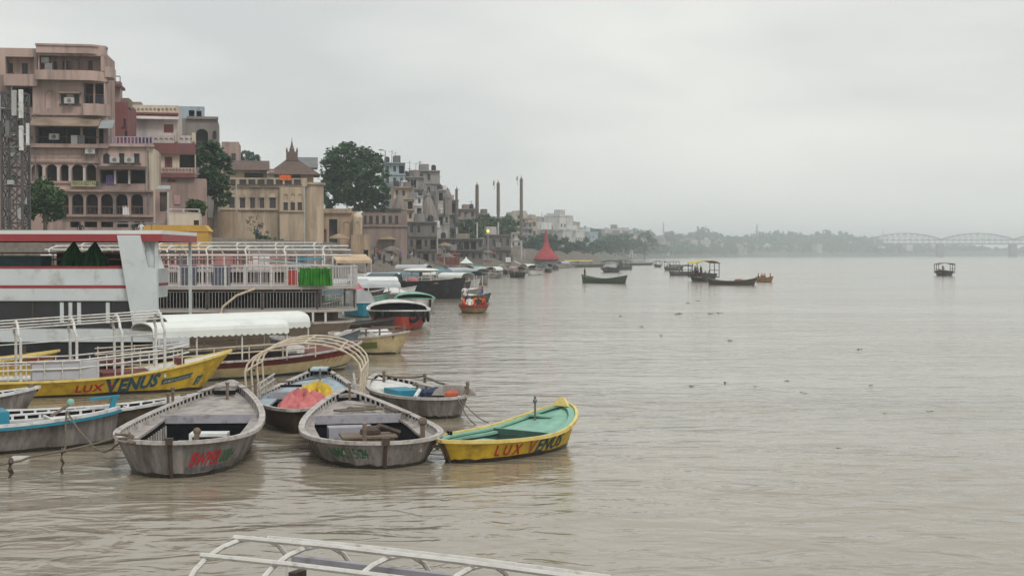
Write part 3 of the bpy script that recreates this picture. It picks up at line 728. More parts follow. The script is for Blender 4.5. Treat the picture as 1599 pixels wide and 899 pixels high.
# ---------------------------------------------------------------- larger boats and ferries
GLASS = mat('dark_window_glass', (0.018, 0.02, 0.022), .08, .2, 1, 0, spec=.5)
FERRYW = mat('ferry_white_paint', (0.56, 0.60, 0.61), .45, .06, 1.2, .08, dirt=((0.28, 0.25, 0.22), .3, 1.3))
FERRYR = paint('ferry_red_paint', (0.30, 0.045, 0.05), .5, ((0.12, 0.03, 0.03), .2, 2), .1)
CANVAS = mat('white_canvas', (0.66, 0.69, 0.66), .85, .06, 1.5, .3, dirt=((.4, .4, .37), .15, 1.2))
CANVASG = mat('grey_canvas', (0.40, 0.42, 0.43), .85, .15, 1.5, .15)
def venus_boat():
    loc, rz, L = lens_heading((-18.2, 38.0), (-8.42, 42.2))
    T = thing('canopy_boat', 'long yellow boat with blue painted name and white bare canopy hoops', 'boat', loc, rz)
    h = Hull(L, 2.3, .48, .66, .1, tm=.5, pb=2.2, qb=.7, ps=2.2, qs=.6, ob=1.0)
    hull_skin(h, YELLOW, T, mi=WHITEP); gunwale(h, YELPALE, T, slots=False)
    deck(h, WHITEP, T, 1.2, 8.2, .62, .06, MAROON, MAROON, floor=.2)
    hull_text(h, 'LUX', REDLET, T, .565, .12, .19, -1, .15, .03, 1.35, 1.15)
    hull_text(h, 'V', BLUELET, T, .645, .09, .37, -1, .1, .05, 1.0)
    hull_text(h, 'v', REDLET, T, .656, .20, .2, -1, .1, .02, .9, off=.02)
    hull_text(h, 'ENUS', BLUELET, T, .678, .10, .34, -1, .22, .045, 1.0)
    hull_patch(h, BLUELET, T, .805, 1.05, .235, .385, -1, 'name_board')
    hull_text(h, 'GAUMOO ALGAZOO LA 1000', PALELET, T, .81, .27, .075, -1, .1, .002, .72, off=.02)
    hull_patch(h, BLUELET, T, .925, .26, .15, .42, -1, 'emblem_panel')
    hull_text(h, '21', PALELET, T, .931, .20, .16, -1, 0, .005, .7, off=.02)
    # hoops
    zs = [.55, .55, .58, .62, .7]
    for i, x in enumerate((3.1, 4.6, 6.1, 7.35, 8.55)):
        b = MB(); hw = .98-.05*i; zt = 1.55+.07*i
        pts = [(x, -hw, .45), (x, -hw, zt)] + [(x-.05, -hw*cos(pi*k/10), zt+.48*sin(pi*k/10)) for k in range(1, 10)] + [(x, hw, zt), (x, hw, .45)]
        b.tube(pts, .04, 6); b.build('canopy_hoop', TUBEW, T)
    b = MB()
    for y, dz in ((-.75, .30), (0, .50), (.75, .30), (-.4, .44)):
        b.tube([(3.1, y, 1.57+dz), (8.55, y*.85, 1.85+dz)], .022, 5)
    b.tube([(3.1, -.98, 1.45), (8.55, -.8, 1.72)], .014, 4); b.build('canopy_stringers', TUBEW, T)
    b = MB()
    for z in (.78, 1.0):
        for sg in (-1, 1): b.tube([(3.1, sg*.99, z), (6.1, sg*.98, z+.02), (8.6, sg*.75, z+.24), (9.3, sg*.5, z+.36)], .026, 5)
    for k in range(13):
        x = 3.3+k*.48
        for sg in (-1, 1): b.tube([(x, sg*(.99 if x < 6.4 else .99-.1*(x-6.4)), .5+.1*max(0, x-7)), (x, sg*(.99 if x < 6.4 else .99-.1*(x-6.4)), 1.0+.1*max(0, x-6.4))], .018, 4)
    b.build('side_rail', TUBEW, T)
    b = MB(); b.rng(4.9, 6.7, -.95, -.3, .5, .98); b.build('engine_housing', mat('pale_grey_panel', (.42, .42, .45), .5, .08, 2, .05), T)
    b = MB(); b.rng(6.8, 8.3, -.7, .7, .52, .62); b.build('cushion_seat', MAROON, T)
    b = MB(); b.rng(9.0, 9.2, -.3, .3, .72, .95); b.build('bow_fitting', MAROON, T)
    return T
venus_boat()
def yellow_behind():
    loc, rz, L = lens_heading((-22, 41.0), (-14.35, 44.6))
    T = thing('rowing_boat', 'yellow boat with red stripe moored against the black ferry hull', 'boat', loc, rz)
    h = Hull(L, 1.8, .62, .35, .1, pb=2.2, qb=.7, ob=.8)
    hull_skin(h, YELLOW, T, mi=YELPALE); gunwale(h, YELPALE, T, slots=False); hull_band(h, REDP, T, .80, .90)
    deck(h, YELPALE, T, 1.2, 6.2, .6, .08, DARKIN, WOOD, floor=.2)
    b = MB(); b.box((7.4, 0, 1.0), (.1, .1, .25)); b.build('bow_post', DARKWOOD, T)
yellow_behind()

def ferry():
    T = thing('ferry', 'white double deck ferry with red trim, black hull and slanted white funnel panel', 'ferry', (-12.25, 49.0, 0), 0)
    # local x runs to the river end at 0, the ferry extends to negative x
    XL = -22.0; D = 5.2
    b = MB(); pl = [(XL, 0), (-1.2, 0), (-.25, .9), (0, D/2), (-.25, D-.9), (-1.2, D), (XL, D)]
    b.prism(pl, (0, 0, -.4), (1, 0, 0), (0, 1, 0), (0, 0, 1), 1.36); b.build('hull', mat('ferry_black_hull', (0.016, 0.017, 0.02), .5, .3, 1, .1), T)
    b = MB(); b.rng(XL, -.05, -.06, D+.06, .96, 1.40); b.build('rubbing_strake', FERRYW, T)
    # lower cabin, windows set between the panel above and the strake
    b = MB(); b.rng(XL, -1.0, .12, D-.12, 1.40, 1.44); b.build('lower_deck', mat('ferry_grey_deck', (.2, .2, .2), .8), T)
    b = MB(); b.rng(XL, -1.0, 1.9, 2.05, 1.44, 2.36); b.build('cabin_partition', mat('brown_cabin_lining', (.08, .055, .045), .7), T)
    x = XL; k = 0
    while x < -1.1:
        x2 = min(x+1.35, -1.0)
        p = MB(); p.rng(x+.03, x2-.03, .10, .125, 1.44, 2.36); o = p.build('window', GLASS, T)
        f = MB(); f.rng(x2-.03, x2+.03, .07, .15, 1.42, 2.38); f.build('mullion', mat('brown_mullion', (.06, .05, .045), .6), o)
        x = x2; k += 1
    for x in (-3.5, -3.2, -2.9, -6.2, -7.9, -10.3, -1.9):
        c = MB(); c.rng(x, x+.13, .05, .09, 1.6, 2.33); c.build('curtain', FERRYW, T)
    b = MB(); b.rng(XL, -1.0, 0, D, 2.38, 3.50); b.build('upper_bulwark', FERRYW, T)
    for z0, z1 in ((2.82, 2.92), (3.50, 3.58)):
        b = MB(); b.rng(XL, -.98, -.012, D+.012, z0, z1); b.build('red_stripe', FERRYR, T)
    xx = -21.0
    while xx < -1.2:
        for z0, z1 in ((2.93, 3.49), (2.40, 2.81)):
            b = MB(); b.rng(xx, xx+2.06, -.008, .0, z0, z1); b.build('bulwark_panel', FERRYW, T)
        xx += 2.08
    # roof on posts
    b = MB(); b.rng(XL, .1, -.15, D+.15, 4.68, 4.83); b.build('roof', mat('ferry_roof_paint', (.66, .68, .66), .5, .06, 1, .05), T)
    b = MB(); b.rng(XL, .1, -.16, -.10, 4.45, 4.70); b.rng(XL, .1, D+.10, D+.16, 4.45, 4.70); b.rng(.05, .11, -.1, D+.1, 4.45, 4.70); b.build('roof_fascia', FERRYR, T)
    for x in (-.12, -4.6, -9, -13.5, -18):
        for y in ((.05, D-.05) if x > -1 else (D-.05,)):
            b = MB(); b.rng(x-.05, x+.05, y-.05, y+.05, 1.4 if x > -1 else 3.5, 4.68); b.build('roof_post', FERRYW, T)
    # funnel panel
    b = MB(); b.prism([(-1.42, 4.66), (-.62, 4.66), (-.38, 3.55), (-.08, 3.5), (0.0, 1.42), (-.88, 1.42)], (0, -.22, 0), (1, 0, 0), (0, 0, 1), (0, 1, 0), .18); b.build('funnel_panel', FERRYW, T)
    b = MB(); b.prism([(-.6, 4.5), (-.45, 4.5), (-.1, 3.5), (-.4, 3.5)], (0, .1, 0), (1, 0, 0), (0, 0, 1), (0, 1, 0), 1.0); b.build('stair_screen', FERRYW, T)
    # furniture on the open deck
    for x in (-3.3, -2.55):
        b = MB(); n = 40; pf = [(.40, 0), (.36, .25), (.24, .5), (.12, .72), (.05, .84), (.02, .98)]
        b.grid([[(x+r*(1+.22*sin(11*2*pi*k/n)*(r > .08))*cos(2*pi*k/n)+.03*sin(9*z_), .95+r*(1+.22*sin(11*2*pi*k/n)*(r > .08))*sin(2*pi*k/n), 3.55+z_+.04*sin(5*2*pi*k/n)) for k in range(n+1)] for r, z_ in pf], flip=True); b.build('folded_parasol', mat('dark_green_cloth', (.012, .07, .025), .9, .3, 4, .2), T)
    b = MB(); b.rng(-9, -4.8, 2.0, 3.2, 3.5, 3.95); b.build('deck_bench', mat('teal_bench', (.08, .16, .17), .7), T)
    b = MB()
    for z in (3.8, 4.05): b.tube([(-15, 4.9, z), (-.3, 4.9, z)], .03, 5)
    for i in range(16): b.tube([(-15+i*.97, 4.9, 3.5), (-15+i*.97, 4.9, 4.05)], .025, 5)
    b.build('far_rail', TUBEW, T)
    b = MB(); b.rng(-5.2, -1.3, 5.0, 5.1, 3.5, 4.1); b.build('far_screen', mat('brown_screen', (.12, .05, .045), .8), T)
    b = MB(); b.tube([(-.35, .3, 4.83), (-.35, .3, 5.1)], .02); b.tube([(-1.1, .3, 4.83), (-1.1, .3, 5.1)], .02); b.tube([(-1.6, .3, 5.08), (.05, .3, 5.08)], .02); b.build('roof_rail', STEEL, T)
ferry()
b = MB(); b.rng(0, 3.6, 0, .9, 4.2, 5.25); b.prism([(-.1, 5.25), (3.7, 5.25), (3.4, 5.6), (.2, 5.6)], (0, -.05, 0), (1, 0, 0), (0, 0, 1), (0, 1, 0), 1.0)
kb = b.build('kiosk', mat('ochre_kiosk_paint', (.50, .30, .07), .7, .15, 2, .1), None, loc=(-15.5, 72, -0.0))
kb.location = (-20.3, 77.5, 0.0)
tag(kb, 'ochre yellow kiosk box on a moored platform behind the white ferry', 'kiosk')
b = MB(); b.rng(-22, -15, 76.5, 80, .2, 4.2); tag(b.build('mooring_platform', mat('brown_pontoon', (.12, .08, .065), .85, .25, 1, .2)), 'brown floating landing platform under the ochre kiosk', 'platform')

def scallop(mb, p, q, z, drop, n):
    "hanging valance with a scalloped lower edge from p to q"
    p, q = Vector(p), Vector(q); d = (q-p); nr = Vector((d.y, -d.x, 0)).normalized()*.012
    N = n*6
    top = [p+d*(i/N)+Vector((0, 0, z)) for i in range(N+1)]; bot = [p+d*(i/N)+Vector((0, 0, z-drop-.05*abs(sin(pi*i/6)))) for i in range(N+1)]
    mb.grid([top, bot]); mb.grid([[v+nr for v in top], [v+nr for v in bot]], flip=True)
def barrel(mb, x0, x1, y0, y1, z, rise, n=10, th=.03):
    "thin arched canopy along x between y0 and y1"
    c = (y0+y1)/2; hw = (y1-y0)/2
    for t in (0, th):
        mb.grid([[(x, c-hw*cos(pi*k/n), z-t+rise*sin(pi*k/n)**.75) for k in range(n+1)] for x in (x0, (x0+x1)/2, x1)], flip=(t == 0))
    for x in (x0, x1):
        mb.grid([[(x, c-hw*cos(pi*k/n), z-t+rise*sin(pi*k/n)**.75) for k in range(n+1)] for t in (0, th)])
def canvas_boat():
    loc, rz, L = lens_heading((-14.0, 42.3), (-5.35, 49.7))
    T = thing('canopy_boat', 'cream and maroon boat under a white canvas canopy with scalloped edge', 'boat', loc, rz)
    h = Hull(L, 3.3, .62, .32, .15, tm=.45, pb=2.4, qb=.65, ps=2.4, qs=.5, ob=.8)
    hull_skin(h, CREAM, T, mi=MAROON); gunwale(h, PALEGUN, T, slots=False); hull_band(h, MAROON, T, .72, .97); hull_band(h, WHITEP, T, .985, 1.0, .02, 'white_stripe')
    hull_band(h, BLUELET, T, .30, .35, .006, 'waterline_stripe')
    deck(h, MAROON, T, 1.2, 8.6, .68, .06, DARKIN, WOOD, floor=.25)
    for i in range(5):
        hull_text(h, '7', REDLET, T, .80+.022*i, .36, .2, -1, .5, .02, .8, name='flame_mark')
    hull_text(h, 'S', BLUELET, T, .53, .03, .26, -1, .1, .02, 1.6, name='wave_mark')
    # canopies
    b = MB(); barrel(b, 2.7, 7.5, -1.55, -.05, 1.62, .27); scallop(b, (2.7, -1.56, 0), (7.5, -1.56, 0), 1.63, .17, 22); scallop(b, (7.5, -1.56, 0), (7.5, -.05, 0), 1.63, .13, 7); scallop(b, (2.7, -.05, 0), (2.7, -1.56, 0), 1.63, .13, 7)
    c = b.build('canopy', CANVAS, T, smooth=True)
    b = MB(); barrel(b, 4.0, 9.3, .0, 1.6, 1.68, .36); scallop(b, (4.0, 0, 0), (9.3, .0, 0), 1.68, .15, 24); scallop(b, (9.3, 0, 0), (9.3, 1.6, 0), 1.68, .15, 7); b.build('canopy', CANVAS, T, smooth=True)
    for x, y in ((2.75, -1.5), (4.2, -1.5), (5.8, -1.5), (7.45, -1.5), (9.25, .05), (9.25, 1.5), (7.45, -.05), (2.75, 0), (5.5, 1.5)):
        b = MB(); b.tube([(x, y, .55), (x, y, 1.68)], .03, 6); b.build('canopy_post', TUBEW, T)
    b = MB()
    for sg in (-1.5, 1.5):
        b = MB()
        for z in (.86, 1.06): b.tube([(2.2, sg, z-.06), (8.6, sg*.98, z+.05)], .026, 5)
        for k in range(6): b.tube([(2.3+k*1.25, sg, .6), (2.3+k*1.25, sg, 1.06)], .022, 5)
        b.build('side_rail', TUBEC, T)
    b = MB(); b.rng(2.8, 8.2, -.9, .9, .30, .78); b.build('bench', mat('dark_brown_bench', (.045, .03, .028), .8, .3, 3, .2), T)
    b = MB(); b.rng(2.85, 3.9, -1.6, -1.57, 1.12, 1.44); sg = b.build('name_sign', mat('pale_sign_board', (.5, .51, .53), .6, .05, 3, 0), T)
    for t, z, sz, xx in (('CAFE', 1.36, .05, 2.92), ('CAPTAIN INDIA', 1.24, .075, 2.9), ('CONTACT', 1.155, .045, 3.1)):
        vs, fs = text_mesh(t, sz, 0, .004, 1, .85); m = MB(); m.add([(xx+a, -1.606, z+c_) for a, c_ in vs], fs); m.build('sign_lettering', DARKLET, sg)
    b = MB(); b.rng(7.8, 8.5, -.9, -.5, .7, .95); b.build('white_box', WHITEP, T)
canvas_boat()

def deck_boat():
    "two-deck party boat with rounded river end and rails"
    T = thing('double_deck_boat', 'pale double deck boat with curved railings and a bright green drape on top', 'boat', (-7.05, 62.0, 0), radians(3))
    XL = -13.5; D = 5.0; R = D/2
    def plan(off, x0=XL, n=14):
        "outline: near side, rounded end, far side"
        return [(x0, -off)] + [(-R+(R+off)*sin(pi*k/n), R-(R+off)*cos(pi*k/n)) for k in range(n+1)] + [(x0, D+off)]
    def slab(z0, z1, off, m, name):
        b = MB(); b.prism(plan(off), (0, 0, z0), (1, 0, 0), (0, 1, 0), (0, 0, 1), z1-z0); return b.build(name, m, T)
    b = MB(); o = plan(-.55)
    lo = [(x*.97-.5 if x > XL else x, y*.9+.25) for x, y in plan(-.7)]
    b.grid([[Vector((x, y, -.3)) for x, y in lo], [Vector((x, y, .5)) for x, y in plan(-.35)], [Vector((x, y, .95)) for x, y in plan(-.1)]], flip=True); b.build('hull', mat('deck_boat_hull', (.27, .22, .18), .7, .2, 2, .2), T, smooth=True)
    slab(.93, 1.02, .0, mat('deck_edge_pale', (.40, .36, .33), .7, .15, 2, .1), 'main_deck_edge')
    slab(1.45, 1.58, .10, mat('deck_edge_pale', (.40, .36, .33)), 'deck_ledge')
    slab(2.46, 2.58, .15, mat('deck_edge_pale', (.40, .36, .33)), 'upper_deck_edge')
    b = MB(); b.prism(plan(-.8), (0, 0, 1.02), (1, 0, 0), (0, 1, 0), (0, 0, 1), .42); b.build('lower_cabin', mat('deck_boat_cabin', (.16, .11, .09), .8, .3, 2, .1), T)
    for i in range(7):
        x = -1.2-i*.55
        b = MB(); b.rng(x, x+.09, -.02, .08, 1.02, 1.45); b.build('cabin_post', TUBEW, T)
    b = MB(); b.prism(plan(-1.6), (0, 0, 1.58), (1, 0, 0), (0, 1, 0), (0, 0, 1), .88); b.build('dark_saloon', mat('dark_saloon_glass', (.035, .033, .033), .5, .3, 2, .1), T)
    def rail(z0, z1, off, m, name, step, rr, posts=1.5, pm=None):
        P = [Vector((x, y, 0)) for x, y in plan(off)]
        b = MB(); b.tube([p+Vector((0, 0, z1)) for p in P], rr*1.6, 5); b.tube([p+Vector((0, 0, z0)) for p in P], rr*1.6, 5)
        q = MB(); acc = 0; accp = 0
        for a, c in zip(P[:-1], P[1:]):
            L = (c-a).length; d = (c-a)/L; s_ = acc
            while s_ < L:
                p = a+d*s_; b.bar(p+Vector((0, 0, z0)), p+Vector((0, 0, z1)), rr*1.6, rr*1.6); s_ += step
            acc = s_-L; s_ = accp
            while s_ < L:
                p = a+d*s_; q = MB(); q.bar(p+Vector((0, 0, z0-.1)), p+Vector((0, 0, z1+.05)), .09, .09); q.build('railing_post', pm or m, T); s_ += posts
            accp = s_-L
        b.build(name, m, T)
    rail(1.62, 2.36, .05, mat('grey_rail_bars', (.30, .29, .28), .6, .2, 4, .1), 'lower_railing', .14, .014, 2.4, DARKWOOD)
    rail(2.62, 3.45, .1, mat('pale_rail_bars', (.47, .45, .46), .6, .15, 4, .1), 'upper_railing', .16, .014, 2.0, TUBEW)
    b = MB(); b.prism(plan(.02, x0=-2.2), (0, 0, 2.62), (1, 0, 0), (0, 1, 0), (0, 0, 1), .80); 
    # canopy frame over the top deck
    b = MB()
    for i in range(8):
        x = -1.2-i*1.7
        b.tube([(x, .1, 2.6), (x, .1, 3.95)] + [(x-.1, R-(R-.1)*cos(pi*k/8), 3.95+.42*sin(pi*k/8)**.6) for k in range(1, 8)] + [(x, D-.1, 3.95), (x, D-.1, 2.6)], .04, 5)
    for y, z in ((.1, 3.95), (.75, 4.2), (R, 4.38), (D-.75, 4.2), (D-.1, 3.95)): b.tube([(XL, y, z), (-.3, y, z)], .04, 5)
    b.build('canopy_frame', TUBEW, T)
    b = MB()
    P = [(-4.7, -.05), (-4.7, 1.0)]
    for x0, x1 in ((-4.6, -3.4), (-3.4, -2.2), (-2.2, -.9)):
        b.tube([(x0, -.0, 2.4), (x0, -.0, 3.5), (x1, -.0, 3.5)], .035, 5)
    b.build('frame_rail', TUBEW, T)
    g = MB(); N = 34
    cr = lambda k: .06*sin(k*1.9)+.04*sin(k*.7)
    top = [Vector((-2.25+1.35*k/N, -.16+cr(k)*.6, 3.42-.05*abs(sin(k*.35)))) for k in range(N+1)]; bt = [Vector((-2.32+1.5*k/N, -.2+1.0*cr(k), 2.62)) for k in range(N+1)]
    g.grid([bt, top]); g.grid([top, [v+Vector((0, .9, -.02)) for v in top]]); g.build('green_drape', mat('bright_green_cloth', (.035, .19, .018), .8, .45, 3, .2), T, smooth=True)
    g = MB(); g.rng(-2.8, -2.4, -.08, -.04, 2.6, 3.3); g.build('red_drape', mat('red_cloth_drape', (.35, .05, .03), .85), T)
    g = MB(); g.box((-2.9, 1.6, 3.62), (2.6, 1.6, .06), M=Matrix.Rotation(.09, 3, 'Y')); g.build('roof_sheet', mat('pale_teal_sheet', (.30, .38, .37), .7, .12, 1, .1), T)
    g = MB(); g.box((-2.0, 2.4, 3.78), (1.2, .8, .1)); g.build('blue_tarpaulin', mat('sky_blue_tarp', (.08, .28, .36), .8, .2, 3, .2), T)
    g = MB(); g.rng(-12.6, -11.9, -.12, -.06, 2.66, 3.2); g.build('shutter_window', mat('teal_shutter', (.09, .12, .12), .6), T)
    for i, x in enumerate((-11, -9.4, -7.8, -6.3)):
        g = MB(); g.rng(x, x+.75, 1.2, 1.8, 2.6, 3.1); g.rng(x, x+.75, 1.75, 1.85, 3.1, 3.5); g.build('deck_seat', mat('slate_seat', (.09, .10, .13), .7), T)
    b = MB(); 
    for x0 in (-10.8, -4.9): b.tube([(x0-.9, -.35, .9), (x0-.7, -.3, 1.7), (x0-.1, -.2, 2.2), (x0+.7, -.15, 2.5)], .055, 6)
    b.build('boarding_handrail', TUBEC, T)
deck_boat()
def rear_deck_boat():
    T = thing('double_deck_boat', 'pink railed double deck boat lying behind the boat with the green drape', 'boat', (-9.0, 71.5, 0), radians(2))
    b = MB(); b.prism([(-13, 0), (-1.5, 0), (0, 2), (-1.5, 4), (-13, 4)], (0, 0, -.3), (1, 0, 0), (0, 1, 0), (0, 0, 1), 1.5); b.build('hull', mat('dull_red_hull', (.16, .06, .055), .7, .25, 2, .1), T)
    b = MB(); b.rng(-12.8, -1.0, .3, 3.7, 1.2, 3.1); b.build('cabin', mat('brown_cabin', (.10, .065, .055), .8, .3, 1.5, .1), T)
    b = MB(); b.rng(-13, -.6, 0, 4, 3.1, 3.22); b.build('upper_deck', mat('deck_edge_pale', (.40, .36, .33)), T)
    pk = mat('faded_pink_rail', (.36, .19, .18), .7, .2, 3, .1)
    for y in (0.05, 3.95):
        b = MB()
        for z in (3.45, 3.75, 4.0): b.tube([(-13, y, z), (-.7, y, z)], .035, 5)
        for k in range(42): b.bar((-13+k*.295, y, 3.22), (-13+k*.295, y, 4.0), .035, .035)
        b.build('railing', pk, T)
    b = MB()
    for i in range(7):
        x = -1.0-i*1.95; b.tube([(x, .1, 3.2), (x, .1, 4.25)]+[(x-.1, 2-1.9*cos(pi*k/8), 4.25+.35*sin(pi*k/8)**.6) for k in range(1, 8)]+[(x, 3.9, 4.25), (x, 3.9, 3.2)], .04, 5)
    for y, z in ((.1, 4.25), (2, 4.6), (3.9, 4.25)): b.tube([(-13, y, z), (-.8, y, z)], .035, 5)
    b.build('canopy_frame', TUBEW, T)
    for i in range(6):
        g = MB(); x = -12+i*1.9; g.rng(x, x+.9, 1.0, 1.7, 3.22, 3.65); g.rng(x, x+.9, 1.65, 1.75, 3.65, 4.05); g.build('deck_seat', [pk, WHITEP, mat('slate_seat', (.09, .10, .13), .7)][i % 3], T)
rear_deck_boat()

# ---------------------------------------------------------------- boats lying further off
def simple_boat(name, label, p, q, B, fb, m, mi, rim, sb=.3, slots=False, well=True, cat='boat', group=None, **kw):
    loc, rz, L = lens_heading(p, q)
    T = thing(name, label, cat, loc, rz, group)
    h = Hull(L, B, fb, sb, kw.pop('ss', .12), n=kw.pop('n', 18), **kw)
    hull_skin(h, m, T, mi=mi); gunwale(h, rim, T, slots=slots)
    if well: deck(h, mi, T, max(.5, L*.1), L*.62, .64, .08, DARKIN, WOOD, floor=.12, planks=False)
    return T, h, L
def tyre(T, p, r=.3, axis='y', w=.16):
    b = MB(); p = Vector(p); n = 14; rows = []
    U, V, W = (Vector((1, 0, 0)), Vector((0, 0, 1)), Vector((0, 1, 0))) if axis == 'y' else (Vector((0, 1, 0)), Vector((0, 0, 1)), Vector((1, 0, 0)))
    for k in range(n+1):
        a = 2*pi*k/n; c = p+(U*cos(a)+V*sin(a))*r*.72; d = U*cos(a)+V*sin(a)
        rows.append([c+d*(r*.28*cos(2*pi*j/8))+W*(w/2*sin(2*pi*j/8)) for j in range(9)])
    b.grid(rows); return b.build('fender_tyre', RUBBER, T, smooth=True)
G2 = 'boats moored along the ghats'
T, h, L = simple_boat('rowing_boat', 'large pale grey boat with red stern and black tyre fenders', (-5.75, 73.5), (-7.2, 86), 3.5, .95, REDP, WHITEP, WHITEP, .3, True, ps=2.3, qs=.5, pb=2.6, qb=.6)
hull_band(h, BLACKP, T, .72, .99)
def hood(T, h, x0, up, m):
    "rounded decked-over bow with a black sheet for the shade in its stern opening"
    b = MB(); rows = []; N = 10
    for i in range(9):
        x = x0+(h.L*.985-x0)*i/8; t = x/h.L; w = max(.03, h.w(t)-.12); z = h.zs(t)-.02; k = up*(1-(i/8)**1.6)+.04
        rows.append([Vector((x, -w*cos(pi*j/N), z+k*sin(pi*j/N)**.7)) for j in range(N+1)])
    b.grid(rows, flip=True); b.build('bow_hood', m, T, smooth=True)
    b = MB(); r = rows[0]; o = Vector((x0+.15, 0, r[0].z-.25)); b.add([v+Vector((.12, 0, -.04)) for v in r]+[o], [(j, j+1, len(r)) for j in range(N)]); b.build('hood_shade_sheet', DARKIN, T)  # black sheet stands for the shade under the hood
    b = MB(); b.tube(r, .05, 5); b.build('hood_rim', m, T)
hood(T, h, 5.2, .36, WHITEP)
for t, sd in ((.11, -1), (.02, -1), (.06, 1), (.2, -1), (.14, 1)): tyre(T, h.pt(t, .72, sd, .10), .32, 'y' if t > .05 else 'x')
T, h, L = simple_boat('rowing_boat', 'green decked boat lying just behind the boat with tyre fenders', (-6.6, 97), (-7.6, 108), 2.9, .85, WHITEP, MINT, MINT, .3, ps=2.3, qs=.5, pb=2.6, qb=.6); hood(T, h, 5.0, .28, MINT); tyre(T, h.pt(.1, .72, -1, .1), .3)
T, h, L = simple_boat('rowing_boat', 'grey white boat beyond the green decked boat', (-8.3, 106), (-9.9, 117), 3.0, .95, GREYW, WHITEP, WHITEP, .5)
T, h, L = simple_boat('launch', 'blue hulled launch with a pink topped white cabin roof', (-9.4, 89), (-11.2, 98), 2.2, .85, TEAL, WHITEP, WHITEP, .5)
b = MB(); b.prism([(-1.0, 0), (1.0, 0), (.75, .55), (.2, .8), (-.2, .8), (-.75, .55)], (2.5, 0, .9), (0, 1, 0), (0, 0, 1), (1, 0, 0), 3.2); b.build('cabin_roof', CANVASG, T)
b = MB(); b.lathe((4.2, 0, 1.65), [(.5, 0), (.3, .2), (.1, .45)], 8); b.build('roof_ornament', mat('pink_red_ornament', (.42, .1, .12), .7), T)
T, h, L = simple_boat('long_boat', 'black long boat with a red rim moored before the tyre fender boat', (-11.0, 63.5), (-5.75, 69.5), 1.7, .68, BLACKP, DARKWOOD, BLACKP, .2); hull_band(h, REDP, T, .93, .985, .02, 'red_stripe')
# beige painted boat with deck rails
T, h, L = simple_boat('painted_boat', 'beige boat with a painted green panel, red diamond and wooden deck rail', (-7.4, 57.6), (-4.15, 56.6), 2.3, .70, CREAM, WHITEP, PALEGUN, .22, well=False, pb=2.6, qb=.6)
hull_patch(h, mat('moss_green_panel', (.14, .17, .06), .7), T, .50, .75, .22, .48, -1, 'painted_panel')
hull_patch(h, REDP, T, .30, .35, .26, .52, -1, 'red_diamond')
b = MB(); b.prism([(.5, 0), (2.6, 0), (2.1, .28), (1.0, .3)], (0, -.9, .66), (1, 0, 0), (0, 0, 1), (0, 1, 0), 1.8); b.build('deck_cover', WHITEP, T)
for sg in (-1, 1):
    b = MB()
    for z in (.88, 1.02): b.bar((1.4, sg*1.02, z-.03), (3.0, sg*.66, z+.05), .05, .05)
    for k in range(4): b.bar((1.4+k*.53, sg*(1.02-.12*k), .66), (1.4+k*.53, sg*(1.02-.12*k), 1.04), .06, .06)
    b.build('deck_rail', WOOD, T)
b = MB(); b.tube([(3.2, 0, .8), (3.2, 0, 1.2)], .05); b.build('bow_post', WOOD, T)
T, h, L = simple_boat('rowing_boat', 'slate blue boat squeezed between the cream boat and the beige boat', (-9.4, 55.0), (-5.75, 53.6), 1.5, .7, mat('slate_blue_hull', (.12, .15, .18), .6, .2, 3, .1), GREYW, PALEGUN, .5)
# black barge with tarpaulins
T, h, L = simple_boat('barge', 'long black barge with tarpaulin covered deck and white oval awning', (-16.0, 130.5), (-4.15, 126.5), 4.2, 1.55, BLACKP, WOOD, BLACKP, .35, tm=.55, pb=2.6, qb=.6, well=False)
b = MB(); b.rng(1.5, L-2, -1.7, 1.7, 1.35, 1.5); b.build('deck', WOOD, T)
b = MB(); b.ball((8.3, -.3, 2.55), (1.75, 1.1, .22), 14, 6); b.build('oval_awning', CANVAS, T, smooth=True)
for x in (7.1, 9.5):
    for y in (-.9, .4):
        b = MB(); b.tube([(x, y, 1.5), (x, y, 2.5)], .05); b.build('awning_post', TUBEW, T)
b = MB(); b.prism([(-1.4, 0), (1.4, 0), (1.2, .45), (0, .8), (-1.2, .45)], (3.2, 0, 1.5), (0, 1, 0), (0, 0, 1), (1, 0, 0), 2.6); b.build('tarpaulin_hood', mat('slate_blue_tarpaulin', (.09, .12, .15), .8, .2, 2, .2), T)
b = MB(); b.rng(1.6, 2.9, -1.5, -.9, 1.5, 2.2); b.build('white_locker', WHITEP, T)
b = MB(); barrel(b, 5.5, 8.6, .2, 1.7, 2.7, .35); b.build('grey_awning', CANVASG, T)
b = MB(); b.ball((7.9, -1.3, 1.6), (.6, .35, .4)); b.build('pink_bundle', mat('pink_bundle_cloth', (.42, .2, .2), .9), T)
T, h, L = simple_boat('rowing_boat', 'small white rowing boat nosing past the end of the black barge', (-3.6, 133), (-2.6, 128), 1.6, .7, WHITEP, WHITEP, WHITEP, .3)
T, h, L = simple_boat('rowing_boat', 'small grey green boat carrying a figure in purple near the barge', (-4.0, 121), (-1.8, 118.4), 1.9, .5, mat('grey_green_hull', (.11, .13, .10), .6, .2, 3, .1), WHITEP, MINT, .3)
person(SIT, (-2.5, 119.6, .42), radians(200), 'purple', 'seated person in purple in the small grey green boat')

